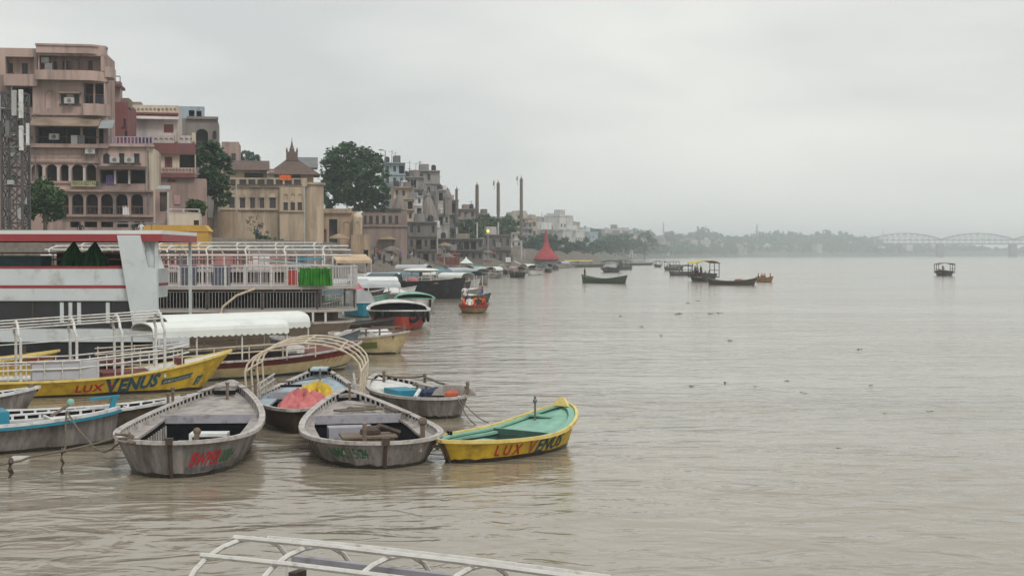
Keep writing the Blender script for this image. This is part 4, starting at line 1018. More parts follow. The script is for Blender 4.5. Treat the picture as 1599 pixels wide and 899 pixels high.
# rowed boat full of passengers
T, h, L = simple_boat('passenger_boat', 'red rimmed rowing boat carrying passengers in orange life jackets', (-2.55, 95.2), (-2.85, 101.5), 2.1, .5, paint('mustard_brown_hull', (.28, .19, .09), .6), WOOD, REDP, .25, ss=.05, qs=.42, ps=2.8)
hull_band(h, REDP, T, .74, .99)
PAX = [(-.72, 1.0, 'orange'), (-.3, 1.1, 'white'), (.3, 1.0, 'dark'), (.74, 1.2, 'red'), (-.7, 2.3, 'red'), (.1, 2.4, 'orange'), (.7, 2.5, 'orange'), (-.45, 3.5, 'blue'), (.35, 3.6, 'orange')]
hd = (Vector((-2.85, 101.5))-Vector((-2.55, 95.2))).normalized(); pr = Vector((hd.y, -hd.x))
for i, (sx, ax, c) in enumerate(PAX):
    p = Vector((-2.55, 95.2))+hd*ax+pr*sx
    person(SIT, (p.x, p.y, .32), atan2(pr.y, pr.x)+(pi if sx > .5 else (0 if sx < -.5 else -pi/2))+.15*(i % 3-1), c, {'orange': 'seated passenger in an orange life jacket %s' % ['at the stern corner', '', '', '', '', 'in the middle', 'behind the red jacket', '', 'near the bow of the red rimmed boat'][i], 'red': 'seated passenger in red %s of the red rimmed boat' % ('at the stern' if i == 3 else 'amidships'), 'white': 'seated passenger in white in the red rimmed boat', 'dark': 'seated passenger in dark clothes in the red rimmed boat', 'blue': 'seated passenger in blue in the red rimmed boat'}[c], group='passengers in the red rimmed boat')
# a rower standing
p = Vector((-2.55, 95.2))+hd*3.0+pr*(-.6); person(STD, (p.x, p.y, .35), radians(-60), 'white', 'boatman in white standing among the passengers of the red rimmed boat', s=.95)

# boats out on the river
T, h, L = simple_boat('rowing_boat', 'dark green rowing boat with a boatman standing at its end', at(908, 440, 200).xy, at(980, 441, 192).xy, 1.7, .62, mat('dull_green_hull', (.075, .105, .07), .6, .2, 2, .1), mat('green_deck_worn', (.12, .17, .12), .7), mat('green_rim', (.14, .19, .12), .6), .55, ss=.55, ps=2.2, qs=.7)
p = at(913, 440, 198.6); person(STD, (p.x, p.y, .5), radians(20), 'dark', 'boatman in dark clothes standing on the green rowing boat')
T, h, L = simple_boat('rowing_boat', 'low brown rowing boat lying before the yellow roofed boat', at(1105, 444, 186).xy, at(1183, 444.5, 183).xy, 1.6, .5, mat('brown_hull', (.07, .058, .045), .7, .2, 2, .1), WOOD, mat('pale_brown_rim', (.2, .17, .13), .7), .5, ss=.4, ps=2.2, qs=.7)
b = MB(); b.ball((4.3, 0, .55), (.7, .4, .25)); b.build('cargo_bundle', mat('dull_red_bundle', (.22, .08, .06), .9), T)
T, h, L = simple_boat('rowing_boat', 'small tan boat with people sitting out on the open river', at(1181, 437, 206).xy, at(1208, 437, 203).xy, 1.5, .6, mat('tan_hull', (.33, .20, .10), .6, .2, 2, .1), WOOD, mat('tan_rim', (.38, .25, .13), .6), .25)
for i, (x, c) in enumerate(((1184, 'dark'), (1190, 'orange'), (1194, 'grey'), (1203, 'red'))):
    p = at(x, 437, 204.7); person(SIT, (p.x, p.y, .4), radians(60*i), c, 'person in %s sitting in the small tan boat' % {'dark': 'dark clothes', 'orange': 'orange', 'grey': 'grey', 'red': 'red'}[c])
SEEN = {}
def roofed_boat(label, cx, wy, wpx, hpx, roofm, hullm, rz, seed, crowd=4, L0=None, frame_only=False):
    Y = CAMZ*FPX/(wy-397.0); k = Y/FPX; W = wpx*k; H = hpx*k
    L = L0 or max(7.0, W*1.7); B = W/1.12 if abs(cos(rz)) < .5 else W*.32
    c = at(cx, wy, Y); T = thing('roofed_boat', label, 'boat', (c.x, c.y, 0), rz)
    h = Hull(L, B, H*.34, H*.1, H*.04, n=16, tm=.45, qs=.45)
    o = hull_skin(h, hullm, T, mi=WOOD); g = gunwale(h, mat('dark_rim', (.1, .09, .08), .7), T, slots=False)
    for ch in list(T.children): ch.location.x = -L*.45
    x0, x1, hw = -L*.38, L*.25, B*.44; zt = H*.86; rnd = random.Random(seed)
    b = MB(); b.rng(x0, x1, -hw, hw, H*.18, H*.24); b.build('floor', WOOD, T)
    for x in (x0+.1, (x0+x1)/2, x1-.1):
        for s in (-1, 1):
            b = MB(); b.tube([(x, s*hw, H*.2), (x, s*hw, zt)], .06, 5); b.build('roof_post', mat('dark_frame', (.06, .055, .05), .7), T)
    b = MB()
    if frame_only:
        for x in (x0, (x0+x1)/2, x1): b.tube([(x, -hw, zt), (x, 0, H*.98), (x, hw, zt)], .05, 5)
        for y, z in ((-hw, zt), (0, H*.98), (hw, zt)): b.tube([(x0, y, z), (x1, y, z)], .05, 5)
        b.build('roof_frame', mat('dark_frame', (.06, .055, .05), .7), T)
    else:
        n = 6
        b.grid([[(x, -hw*1.1+2.2*hw*j/n, zt+H*.12*(1-abs(2*j/n-1)**2)+rnd.uniform(-.05, .05)) for j in range(n+1)] for x in [x0-.2+(x1-x0+.4)*i/5 for i in range(6)]])
        b.grid([[(x, -hw*1.1+2.2*hw*j/n, zt-.06+H*.12*(1-abs(2*j/n-1)**2)) for j in range(n+1)] for x in [x0-.2+(x1-x0+.4)*i/5 for i in range(6)]], flip=True)
        b.build('roof', roofm, T)
    for s in (-1, 1):
        b = MB(); b.tube([(x0, s*hw, H*.52), (x1, s*hw, H*.52)], .04, 4); b.build('side_rail', mat('dark_frame', (.06, .055, .05), .7), T)
    cols = ['dark', 'grey', 'blue', 'red', 'white', 'orange']
    for i in range(crowd):
        lx, ly = rnd.uniform(x0+.4, x1-.4), rnd.uniform(-hw*.7, hw*.7); R_ = Matrix.Rotation(rz, 3, 'Z') @ Vector((lx, ly, 0))
        cc = cols[(i+seed) % 6] if i < 6 else 'green'; lab = 'person in %s under the roof of the %s' % ('dark clothes' if cc == 'dark' else cc, label.split(' with ')[0].split(' on ')[0])
        person(STD if i % 2 else SIT, (c.x+R_.x, c.y+R_.y, H*.24), rnd.uniform(0, 6), cc, lab, group='passengers of roofed boats', s=min(1.0, H*.36))
    return T
YROOF = mat('yellow_tarpaulin_roof', (.55, .46, .08), .8, .2, .8, .2)
DHULL = mat('dark_grey_hull', (.055, .055, .06), .6, .3, 1, .1)
roofed_boat('big crowded boat with a sagging yellow tarpaulin roof', 1097, 439, 45, 33, YROOF, DHULL, radians(100), 1, 7)
roofed_boat('lone grey boat with flat dark roof on open water', 1474, 430, 31, 20, mat('grey_roof', (.10, .10, .11), .8), DHULL, radians(84), 2, 3)
roofed_boat('grey roofed boat with side rails between the yellow roofed boat and far bank', 1066, 430, 27, 17, mat('grey_roof', (.10, .10, .11), .8), DHULL, radians(30), 3, 2)
roofed_boat('brown boat with pale flat canopy beyond the yellow roofed boat', 1051, 422, 25, 15, mat('pale_roof', (.30, .28, .26), .8), mat('brown_hull', (.07, .058, .045), .7), radians(40), 4, 3)
roofed_boat('tiny boat with thin canopy frame far out on the water', 1027, 417, 12, 10, YROOF, DHULL, radians(95), 5, 1, frame_only=True)
roofed_boat('dark bulky boat with bare roof frame moored in the river', 954, 425, 34, 19, CANVASG, DHULL, radians(96), 6, 3, frame_only=True)
roofed_boat('dark boat with black roof frame behind the bulky one', 975, 421, 32, 16, CANVASG, DHULL, radians(60), 7, 2, frame_only=True)
roofed_boat('long grey boat with a low white roof near the far steps', 990, 414, 34, 9, mat('pale_roof', (.30, .28, .26), .8), DHULL, radians(15), 8, 1)
roofed_boat('dark boat with bright yellow awning near the far steps', 907, 417, 40, 11, YROOF, DHULL, radians(8), 9, 1)
# ---------------------------------------------------------------- buildings on the ghats
def plaster(name, c, dirt=(0.10, 0.085, 0.075), amt=.3, var=.12): return mat(name, c, .9, var, .6, .2, dirt=(dirt, amt, .35), streak=True)
PINK = plaster('pink_plaster', (0.43, 0.315, 0.275), amt=.4)
PINKD = plaster('dusty_pink_plaster', (0.35, 0.25, 0.22), amt=.42)
MAR = plaster('maroon_plaster', (0.20, 0.075, 0.075))
LILW = plaster('lilac_white_plaster', (0.50, 0.44, 0.42))
CREAMP = plaster('cream_plaster', (0.55, 0.47, 0.37))
BEIGE = plaster('beige_palace_plaster', (0.45, 0.35, 0.25), (0.15, 0.11, 0.08), .5, .18)
SAND = plaster('sandstone_wall', (0.40, 0.29, 0.20), (0.15, 0.11, 0.08), .4)
GREYST = plaster('grey_stone_wall', (0.22, 0.19, 0.175), (0.08, 0.07, 0.065), .4)
BROWNST = plaster('brown_stone_wall', (0.27, 0.205, 0.18), (0.10, 0.08, 0.07), .4)
BLUEG = plaster('blue_grey_plaster', (0.30, 0.36, 0.40))
SHADE = mat('room_shade_and_roof_edge', (0.045, 0.04, 0.04), .9, .3, 1, 0)  # near black puts the shade of rooms and recesses into the colour
WINW = mat('old_window_glass', (0.03, 0.035, 0.038), .35, .3, 1, 0, spec=.4)
FRAME = mat('brown_window_frame', (0.09, 0.06, 0.05), .7, .2, 3, .1)
TIN = mat('rusty_tin_sheet', (0.23, 0.175, 0.135), .7, .3, .7, .2, dirt=((.10, .06, .04), .4, .6))
TING = mat('grey_tin_sheet', (0.25, 0.27, 0.28), .6, .2, .7, .1)
TILE = mat('dark_roof_tile', (0.115, 0.075, 0.062), .85, .3, 2, .4, dirt=((.05, .045, .04), .4, .8))
class Bld:
    "a building whose front plane starts at photograph pixel x0 at distance Y and turns by th"
    def __init__(s, name, label, cat, x0, ybase, Y, th, group=None):
        s.O = at(x0, ybase, Y); s.th = th; s.z0 = s.O.z
        s.ux = Vector((cos(th), sin(th), 0)); s.n = Vector((-sin(th), cos(th), 0))
        s.T = thing(name, label, cat, s.O, th, group)
    def L(s, px, py, d=0.0):
        r = at(px, py, 1.0)-Vector((0, 0, CAMZ)); o = Vector((s.O.x, s.O.y, 0))+s.n*d
        k = o.dot(s.n)/(Vector((r.x, r.y, 0)).dot(s.n)); P = r*k
        return (P-o).dot(s.ux), P.z+CAMZ-s.z0
    def R(s, a, b, c, e, d=0.0):
        x0, z1 = s.L(a, b, d); x1, z0 = s.L(c, e, d)
        # keep edges level and plumb: use the middle of the span for heights
        _, z1 = s.L((a+c)/2, b, d); _, z0 = s.L((a+c)/2, e, d)
        return x0, z0, x1, z1
    def block(s, name, m, a, b, c, e, y0=0.0, y1=6.0, down=0.0):
        x0, z0, x1, z1 = s.R(a, b, c, e, y0); mb = MB(); mb.rng(x0, x1, y0, y1, z0-down, z1); return mb.build(name, m, s.T)
    def wall(s, m, a, b, c, e, ops=(), y=0.0, depth=1.3, name='wall', down=0.0):
        "front wall with openings: each op = (x0,y0,x1,y1, kind) in pixels; kinds: win, shut, arch, void, door, niche"
        X0, Z0, X1, Z1 = s.R(a, b, c, e, y); Z0 -= down; mb = MB(); Q = []
        for op in ops:
            x0, z0, x1, z1 = s.R(*op[:4], y); Q.append((max(x0, X0+.02), max(z0, Z0+.02), min(x1, X1-.02), min(z1, Z1-.02), op[4]))
        xs = sorted({X0, X1, *[q[0] for q in Q], *[q[2] for q in Q]}); zs = sorted({Z0, Z1, *[q[1] for q in Q], *[q[3] for q in Q]})
        for i in range(len(xs)-1):
            for j in range(len(zs)-1):
                cx, cz = (xs[i]+xs[i+1])/2, (zs[j]+zs[j+1])/2
                if any(q[0] < cx < q[2] and q[1] < cz < q[3] for q in Q): continue
                mb.add([(xs[i], y, zs[j]), (xs[i+1], y, zs[j]), (xs[i+1], y, zs[j+1]), (xs[i], y, zs[j+1])], [(0, 1, 2, 3)])
        D = y+depth
        mb.add([(X0, y, Z0), (X0, D, Z0), (X0, D, Z1), (X0, y, Z1)], [(3, 2, 1, 0)])
        mb.add([(X1, y, Z0), (X1, D, Z0), (X1, D, Z1), (X1, y, Z1)], [(0, 1, 2, 3)])
        mb.add([(X0, y, Z1), (X1, y, Z1), (X1, D, Z1), (X0, D, Z1)], [(0, 1, 2, 3)])
        kids = []
        for x0, z0, x1, z1, kind in Q:
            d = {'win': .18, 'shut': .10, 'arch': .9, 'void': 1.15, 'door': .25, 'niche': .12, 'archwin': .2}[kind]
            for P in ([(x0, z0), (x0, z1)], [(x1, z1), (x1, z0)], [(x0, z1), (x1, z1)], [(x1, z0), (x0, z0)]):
                (p, q), (r, t) = P
                mb.add([(p, y, q), (r, y, t), (r, y+d, t), (p, y+d, q)], [(0, 1, 2, 3)])
            if kind in ('arch', 'archwin', 'niche'):
                w = x1-x0; rs = min(w*.5, (z1-z0)*.45); n = 8; zc = z1-rs
                for sg in (0, 1):
                    pts = [((x0+x1)/2+(w/2)*cos(pi*(k/(2*n))+(pi/2 if sg else 0)), zc+rs*sin(pi*(k/(2*n))+(pi/2 if sg else 0))) for k in range(n+1)]
                    cor = (x0, z1) if sg else (x1, z1)
                    th = min(.2, d)
                    for k in range(n):
                        (p, q), (r, t) = pts[k], pts[k+1]
                        mb.add([(p, y, q), (r, y, t), (cor[0], y, cor[1])], [(0, 1, 2)])
                        mb.add([(p, y, q), (r, y, t), (r, y+th, t), (p, y+th, q)], [(3, 2, 1, 0)])
            kids.append((x0, z0, x1, z1, kind, d))
        o = mb.build(name, m, s.T)
        for x0, z0, x1, z1, kind, d in kids:
            b = MB(); b.rng(x0-.01, x1+.01, y+d, y+d+.04, z0-.01, z1+.01)
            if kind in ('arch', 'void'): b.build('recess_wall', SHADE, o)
            elif kind == 'niche': b.build('blind_niche', m, o)
            else:
                if kind == 'win' and s.O.y < 235:
                    fr = MB(); w_ = min(.09, (x1-x0)*.12); fr.rng(x0, x0+w_, y+d-.07, y+d-.002, z0, z1); fr.rng(x1-w_, x1, y+d-.07, y+d-.002, z0, z1); fr.rng(x0+w_, x1-w_, y+d-.07, y+d-.002, z1-w_, z1); fr.rng((x0+x1)/2-w_*.4, (x0+x1)/2+w_*.4, y+d-.07, y+d-.002, z0, z1-w_); fr.rng(x0-.12, x1+.12, y-.1, y-.002, z0-.12, z0); fr.build('window_frame', FRAME, o)
                p = b.build('door' if kind == 'door' else 'window', s.shut if kind in ('shut', 'door') else WINW, o)
        return o
    shut = MAR
    def frames(s): pass
    def slab(s, m, a, b, c, e, out=.5, back=.2, name='ledge', cham=0.0):
        "projecting slab or solid parapet, px rectangle measured on the front plane"
        x0, z0, x1, z1 = s.R(a, b, c, e); mb = MB()
        if cham: mb.prism([(x0, -out), (x1-cham, -out), (x1, -out+cham*.8), (x1, max(back, -out+cham*.8+.1)), (x0, max(back, -out+cham*.8+.1))], (0, 0, z0), (1, 0, 0), (0, 1, 0), (0, 0, 1), z1-z0)
        else: mb.rng(x0, x1, -out, back, z0, z1)
        return mb.build(name, m, s.T)
    def shade(s, m, a, b, c, e, out=.9, name='sunshade', y=0.0):
        "sloping sun shade: top edge at the wall, lower edge out in front"
        x0, z0, x1, z1 = s.R(a, b, c, e); mb = MB()
        mb.add([(x0, y, z1), (x1, y, z1), (x1, y-out, z0), (x0, y-out, z0), (x0, y, z1-.12), (x1, y, z1-.12), (x1, y-out, z0-.06), (x0, y-out, z0-.06)],
               [(3, 2, 1, 0), (4, 5, 6, 7), (0, 4, 7, 3), (1, 2, 6, 5), (2, 3, 7, 6)]); return mb.build(name, m, s.T)
    def rail(s, m, a, b, c, e, step=.22, y=-.45, r=.03, name='railing', top=.08):
        x0, z0, x1, z1 = s.R(a, b, c, e); mb = MB()
        mb.rng(x0, x1, y-.04, y+.04, z1-top, z1); mb.rng(x0, x1, y-.03, y+.03, z0, z0+.06)
        n = max(2, int((x1-x0)/step))
        for i in range(n+1): mb.rng(x0+(x1-x0)*i/n-r, x0+(x1-x0)*i/n+r, y-r, y+r, z0+.06, z1-top)
        return mb.build(name, m, s.T)
    def posts(s, m, xs, b, e, w=.2, y=-.3, name='post'):
        for px in xs:
            x0, z0, x1, z1 = s.R(px-.5, b, px+.5, e); mb = MB(); c = (x0+x1)/2; mb.rng(c-w/2, c+w/2, y-w/2, y+w/2, z0, z1); mb.build(name, m, s.T)

# pink riverside building with stacked galleries
B = Bld('riverside_building', 'tall dusty pink building with stacked galleries and two rows of arches', 'building', -60, 362, 118, radians(8))
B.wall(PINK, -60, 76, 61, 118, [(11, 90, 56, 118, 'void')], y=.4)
B.slab(PINK, 11, 118, 62, 136, .5, .5, 'balcony_parapet'); B.wall(PINKD, -60, 118, 61, 360, [(22, 137, 53, 168, 'void'), (40, 186, 50, 214, 'win'), (30, 188, 38, 232, 'win')], y=.41)
B.wall(PINKD, 16, 92, 56, 117, [(14, 100, 23, 115, 'win'), (37, 100, 46, 118, 'win')], y=1.3, depth=.15)
B.wall(PINK, 61, 72, 166, 88, [], y=-.25, name='roof_parapet'); B.slab(PINK, 60, 72, 168, 75, .7, 1.2, 'coping', 1.1); B.slab(PINK, 61, 75, 167, 86, .6, 1.2, 'roof_parapet', 1.1)
B.wall(PINKD, 62, 88, 165, 113, [(64, 89, 163, 113, 'void')], y=-.2)
B.wall(PINKD, 66, 90, 160, 113, [(80, 97, 92, 113, 'win'), (100, 97, 112, 113, 'win'), (140, 96, 147, 113, 'win')], y=.75, depth=.12)
B.posts(FRAME, (84, 105, 121, 136), 88, 113, .12, -.1); B.posts(PINK, (163,), 88, 113, .3, -.1)
B.rail(FRAME, 80, 95, 136, 112, .3, -.12, .02)
B.slab(PINK, 60, 113, 169, 128, .95, 1.2, 'balcony_parapet', 1.2)
x0, z0, x1, z1 = B.R(66, 90, 78, 99); b = MB(); b.rng(x0, x1, .2, .6, z0, z1); b.build('air_conditioner', mat('off_white_unit', (.4, .4, .38), .6), B.T)
B.wall(PINK, 53, 128, 166, 180, [(73, 142, 90, 170, 'niche'), (97, 148, 106, 163, 'win'), (117, 148, 126, 163, 'win'), (133, 131, 164, 164, 'void')])
B.slab(TIN, 94, 145, 129, 147.5, .45, .1, 'window_hood'); B.rail(FRAME, 133, 148, 164, 164, .35, .1, .02); B.posts(PINKD, (149,), 130, 164, .16, .1)
B.slab(PINK, 133, 164, 172, 182, .7, 1.2, 'balcony_parapet', .9); B.slab(PINKD, 52, 178, 134, 181, .25, .1)
B.shade(TIN, 53, 183, 160, 199, 1.6); B.shade(TING, 160, 188, 181, 203, 1.7)
B.wall(PINKD, 53, 181, 170, 228, [(56, 199, 163, 226, 'void')], y=-.02)
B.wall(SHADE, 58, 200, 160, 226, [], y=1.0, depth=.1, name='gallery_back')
B.posts(PINKD, (129, 154), 199, 227, .2, -.0); B.posts(FRAME, (60, 84, 106), 199, 227, .08, -.05); B.rail(FRAME, 58, 214, 160, 227, .5, -.08, .02)
B.slab(PINKD, 45, 226, 172, 232, .7, .2)
B.wall(PINK, 43, 232, 158, 298, [(50, 257, 69, 290, 'arch'), (72.5, 257, 91, 283, 'arch'), (95, 257, 109, 283, 'arch'), (113, 257, 132, 283, 'arch'), (135, 257, 151, 283, 'arch')], y=-.15)
for a in (48, 70, 92, 112, 134):
    x0, z0, x1, z1 = B.R(a, 240, a+17, 247); b = MB()
    b.rng(x0, x1, -.2, -.152, z1-.05, z1); b.rng(x0, x1, -.2, -.152, z0, z0+.05); b.rng(x0, x0+.05, -.2, -.152, z0+.05, z1-.05); b.rng(x1-.05, x1, -.2, -.152, z0+.05, z1-.05); b.build('moulded_panel', PINK, B.T)
B.posts(LILW, (49, 70.5, 93, 111, 133.5), 263, 285, .2, -.2, 'column')
B.slab(PINKD, 43, 252, 158, 255, .3, .1); B.slab(PINKD, 43, 284, 158, 287, .3, .1)
x0, z0, x1, z1 = B.R(113, 283, 152, 292); b = MB(); b.rng(x0, x1, -.42, -.36, z0, z1); sg = b.build('signboard', mat('faded_yellow_board', (.34, .31, .16), .8, .15, 2, 0), B.T)
vs, fs = text_mesh('VIJAYA RESTAURANT', .32, 0, .01, 1, .62); b = MB(); b.add([(x0+.1+a, -.424, z0+.28*(z1-z0)+c) for a, c in vs], fs); b.build('sign_lettering', DARKLET, sg)
B.wall(PINKD, 40, 298, 240, 362, [(90, 303, 108, 335, 'arch'), (113, 303, 131, 335, 'arch'), (135, 303, 153.5, 335, 'arch'), (158, 303, 177, 335, 'arch'), (181.5, 303, 200, 335, 'arch'), (205, 303, 224, 335, 'arch'), (110, 346, 126, 355, 'void'), (132, 346, 152, 355, 'void'), (158, 346, 177, 355, 'void'), (183, 346, 201, 355, 'void'), (207, 346, 226, 355, 'void')], y=-.3, down=1.0)
B.slab(PINKD, 40, 297, 241, 300, .6, .1); B.slab(PINKD, 100, 336, 241, 339, .6, .1)
B.rail(FRAME, 96, 322, 226, 335, .4, -.25, .02)
# annex with dark verandah
B.wall(PINK, 155, 229, 229, 262, [(162, 240, 173, 256, 'archwin'), (187, 240, 195.5, 255, 'win'), (210, 240, 219, 255, 'win')], y=-.2)
B.slab(PINK, 154, 226, 242, 230, .5, .2, 'cornice'); B.shade(FRAME, 154, 260, 230, 265, .9, y=-.2)
B.wall(PINKD, 155, 262, 229, 299, [(158, 266, 181, 287, 'void'), (182, 266, 203, 287, 'void'), (204, 266, 228, 287, 'void')], y=-.22)
B.posts(LILW, (181.5, 203.5), 266, 288, .18, -.3)
b_ = B.block('corner_tower', CREAMP, 229, 232, 241, 362, -.1, 4, 1.0)
B.rail(mat('lilac_railing', (.33, .27, .36), .7), 172, 214, 240, 226, .3, -.2, .05)
B.block('building_core', PINKD, -58, 78, 163, 232, 1.7, 9); B.block('building_core', PINKD, -58, 230, 238, 362, 1.7, 9, 1.5)
B.slab(PINK, 166, 106, 178, 122, .2, 2, 'rear_balcony')

PIPE = mat('grey_drain_pipe', (.16, .15, .145), .7, .3, 2, .1); ACW = mat('off_white_unit', (.4, .4, .38), .6)
for px, a_, e_ in ((56, 182, 300), (131, 130, 180), (156, 232, 300), (178.5, 300, 345), (232, 236, 345), (20, 136, 300), (47, 236, 330)):
    x, z1 = B.L(px, a_, -.5); _, z0 = B.L(px, e_, -.5); b = MB(); b.tube([(x, -.42, z0), (x+.05, -.42, (z0+z1)/2), (x, -.42, z1)], .06, 6); b.build('drain_pipe', PIPE, B.T)
for px, py in ((180, 250), (203, 250), (110, 158), (30, 176), (142, 236), (86, 214)):
    x, z = B.L(px, py, -.5); b = MB(); b.rng(x-.4, x+.4, -.6, -.25, z-.25, z+.25); u = b.build('air_conditioner', ACW, B.T); b = MB(); b.tube([(x, -.615, z), (x, -.605, z)], .18, 10); b.build('fan_grille', PIPE, u)
for px, py, c in ((112, 218, 'white'), (122, 218, 'grey'), (72, 106, 'grey'), (152, 158, 'dark'), (192, 328, 'white'), (166, 280, 'purple')):
    x, z = B.L(px, py, -.4); b = MB(); b.grid([[(x+.12*k, -.3+.04*(k % 2), z+.35) for k in range(6)], [(x+.12*k, -.33+.05*(k % 2), z-.45) for k in range(6)]]); b.build('hanging_cloth', CLOTH[c], B.T)

# buildings stepping up behind it
B = Bld('house', 'narrow maroon house with a railed roof balcony beside the pink building', 'house', 163, 360, 130, radians(8)); B.shut = FRAME
B.wall(MAR, 170, 160, 201, 235, [(194, 186, 198, 198, 'win'), (196, 205, 200, 215, 'win')], y=0); B.block('house_core', MAR, 170, 161, 200.5, 360, 1.31, 8)
B.wall(PINKD, 163, 128, 190, 160, [(166, 130, 180, 148, 'void')], y=.3); B.slab(MAR, 166, 133, 191, 137, .4, 3); B.rail(FRAME, 168, 120, 190, 134, .35, -.2, .035); B.block('stair_head', TIN, 193, 154, 203, 168, .5, 3)
B = Bld('house', 'lilac white house with maroon shutters, red awning and cream roof balustrade', 'house', 196, 350, 140, radians(10)); B.shut = MAR
B.wall(LILW, 198, 183, 280, 214, [(200, 193, 211, 209, 'shut'), (257, 195, 272, 208, 'shut')])
B.shade(LILW, 196, 180, 281, 187, .8); B.slab(MAR, 197, 177, 280, 180, .4, .2, 'cornice')
B.wall(CREAMP, 198, 165, 280, 178, [(203+6.3*i, 170, 207+6.3*i, 175, 'niche') for i in range(12)], y=-.1, name='roof_balustrade')
B.block('roof_tank', GREYST, 205, 160, 222, 168, 2, 4); B.block('house_core', LILW, 198, 166, 279, 350, 1.5, 9)
B.wall(LILW, 238, 212, 306, 224, [(242+8*i, 216, 247+8*i, 220, 'niche') for i in range(8)], y=-1.6, depth=1.7, name='terrace_parapet'); B.slab(CREAMP, 276, 209, 281, 224, 1.75, .1, 'parapet_pier'); B.slab(CREAMP, 302, 210, 307, 224, 1.75, .1, 'parapet_pier')
B.block('red_awning', MAR, 241, 224, 306, 241, -1.7, -1.55)
B.wall(CREAMP, 241, 241, 306, 280, [(258, 245, 270, 262, 'door'), (281, 241, 305, 264, 'void')], y=-1.2)
B.wall(PINK, 241, 262, 306, 272, [(244+5.2*i, 264, 247+5.2*i, 271, 'niche') for i in range(12)], y=-1.75, depth=.5, name='balcony_balustrade'); B.slab(MAR, 240, 272, 307, 279, 1.8, .1, 'balcony_edge')
B.wall(PINKD, 241, 279, 322, 352, [(262, 280, 275, 285, 'shut')], y=-1.4, down=1.5, depth=3)
x0, z0, x1, z1 = B.R(274, 306, 283, 320); b = MB(); b.rng(x0, x1, -1.5, -1.42, z0, z1); b.build('notice_board', mat('faded_pink_board', (.45, .28, .27), .8), B.T)
B = Bld('watch_tower', 'dark stone tower with arched opening and blue grey room on top', 'tower', 277, 350, 158, radians(10))
B.wall(GREYST, 281, 186, 341, 222, [(307, 202, 326, 222, 'arch'), (333, 205, 339, 218, 'archwin')]); B.wall(BLUEG, 278, 167, 320, 187, [(296, 173, 305, 183, 'void'), (308, 174, 316, 183, 'void')], y=.8)
B.block('tower_core', GREYST, 281, 188, 341, 350, 1.31, 8); B.slab(GREYST, 293, 183, 342, 187, .3, .3, 'cornice')
B.wall(GREYST, 310, 184, 341, 187.5, [(312+4*i, 184.6, 314+4*i, 186.6, 'niche') for i in range(7)], y=-.1, depth=.3, name='battlement')
B = Bld('house', 'distant pink flat roofed house above the dark tower trees', 'house', 345, 330, 215, radians(8)); B.wall(PINKD, 347, 222, 374, 330, [(350, 240, 356, 252, 'win'), (362, 240, 369, 252, 'win'), (352, 262, 358, 274, 'win')]); B.block('house_core', PINKD, 347, 223, 373.5, 330, 1.31, 8)

# low cream lodge and retaining walls by the water
B = Bld('boathouse', 'low cream boathouse with a dark door below the maroon house', 'building', 262, 385, 112, radians(10)); B.shut = FRAME
B.wall(CREAMP, 263, 332, 313, 384, [(303, 344, 311, 366, 'door'), (284, 356, 289, 362, 'win')], down=1.5); B.block('boathouse_core', CREAMP, 263, 333, 312.5, 384, 1.31, 5, 1.5)
B.wall(PINKD, 243, 296, 268, 384, [(250, 300, 264, 330, 'door')], y=.8, down=1.0); B.shade(TING, 247, 290, 267, 296, .8)
B.rail(LILW, 262, 326, 312, 333, .9, .0, .06)
B = Bld('retaining_wall', 'sloping sand coloured retaining wall between boathouse and palace', 'wall', 311, 392, 150, radians(10))
B.wall(SAND, 311, 330, 372, 392, [], down=1.5, depth=3); x0, z0, x1, z1 = B.R(325, 328, 337, 340); b = MB(); b.rng(x0, x1, -.4, -.2, z0, z1); b.build('loudspeaker_panel', WHITEP, B.T)

# sand coloured palace
B = Bld('palace', 'beige fortress like palace with tiled roof, balustrade and row of hooded windows', 'palace', 335, 392, 190, radians(9)); B.shut = SHADE
hoods = [(358.5, 367), (375, 383.5), (391, 398.5), (406, 413), (421.5, 431)]
B.wall(BEIGE, 336, 290, 437, 392, [(a, 309, c, 325, 'win') for a, c in hoods], down=2)
for a, c in hoods:
    x0, z0, x1, z1 = B.R(a-.8, 302, c+.8, 308.6); b = MB(); n = 8; w = (x1-x0)/2
    b.prism([(w*cos(pi*k/n), (z1-z0)*sin(pi*k/n)) for k in range(n+1)], ((x0+x1)/2, -.25, z0), (1, 0, 0), (0, 0, 1), (0, 1, 0), .245); b.build('window_hood', BEIGE, B.T)
B.wall(BEIGE, 437, 292, 476, 392, [(443, 316, 450, 328, 'win'), (454, 316, 461, 328, 'win'), (465, 316, 472, 328, 'win'), (443, 303, 450, 313, 'niche'), (454, 303, 461, 313, 'niche'), (465, 303, 472, 313, 'niche')], y=-.7, down=2, depth=2)
B.slab(BEIGE, 335, 325, 437, 328, .3, .1, 'string_course'); B.slab(BEIGE, 436, 329, 477, 331, .95, .1, 'string_course'); B.slab(BEIGE, 335, 289, 437, 292, .3, .1, 'cornice')
B.wall(BEIGE, 357, 278, 480, 291, [(360+14.2*i, 280.5, 371+14.2*i, 288, 'win') for i in range(8)], y=-.3, depth=.4, name='balustrade')
x0, z0, x1, z1 = B.R(476, 285, 506, 392); b = MB(); b.lathe((x0+1.1, 1.4, z0-2), [(1.55, 0), (1.5, z1-z0+2)], 14); b.lathe((x0+1.1, 1.4, z1-.3), [(1.75, 0), (1.75, .3)], 14); b.build('corner_turret', BEIGE, B.T, smooth=False)
B.wall(SAND, 360, 264, 490, 290, [(382, 270, 412, 284, 'void'), (437, 271, 470, 285, 'void')], y=2.5); B.posts(LILW, (420, 426), 266, 290, .5, 2.0)
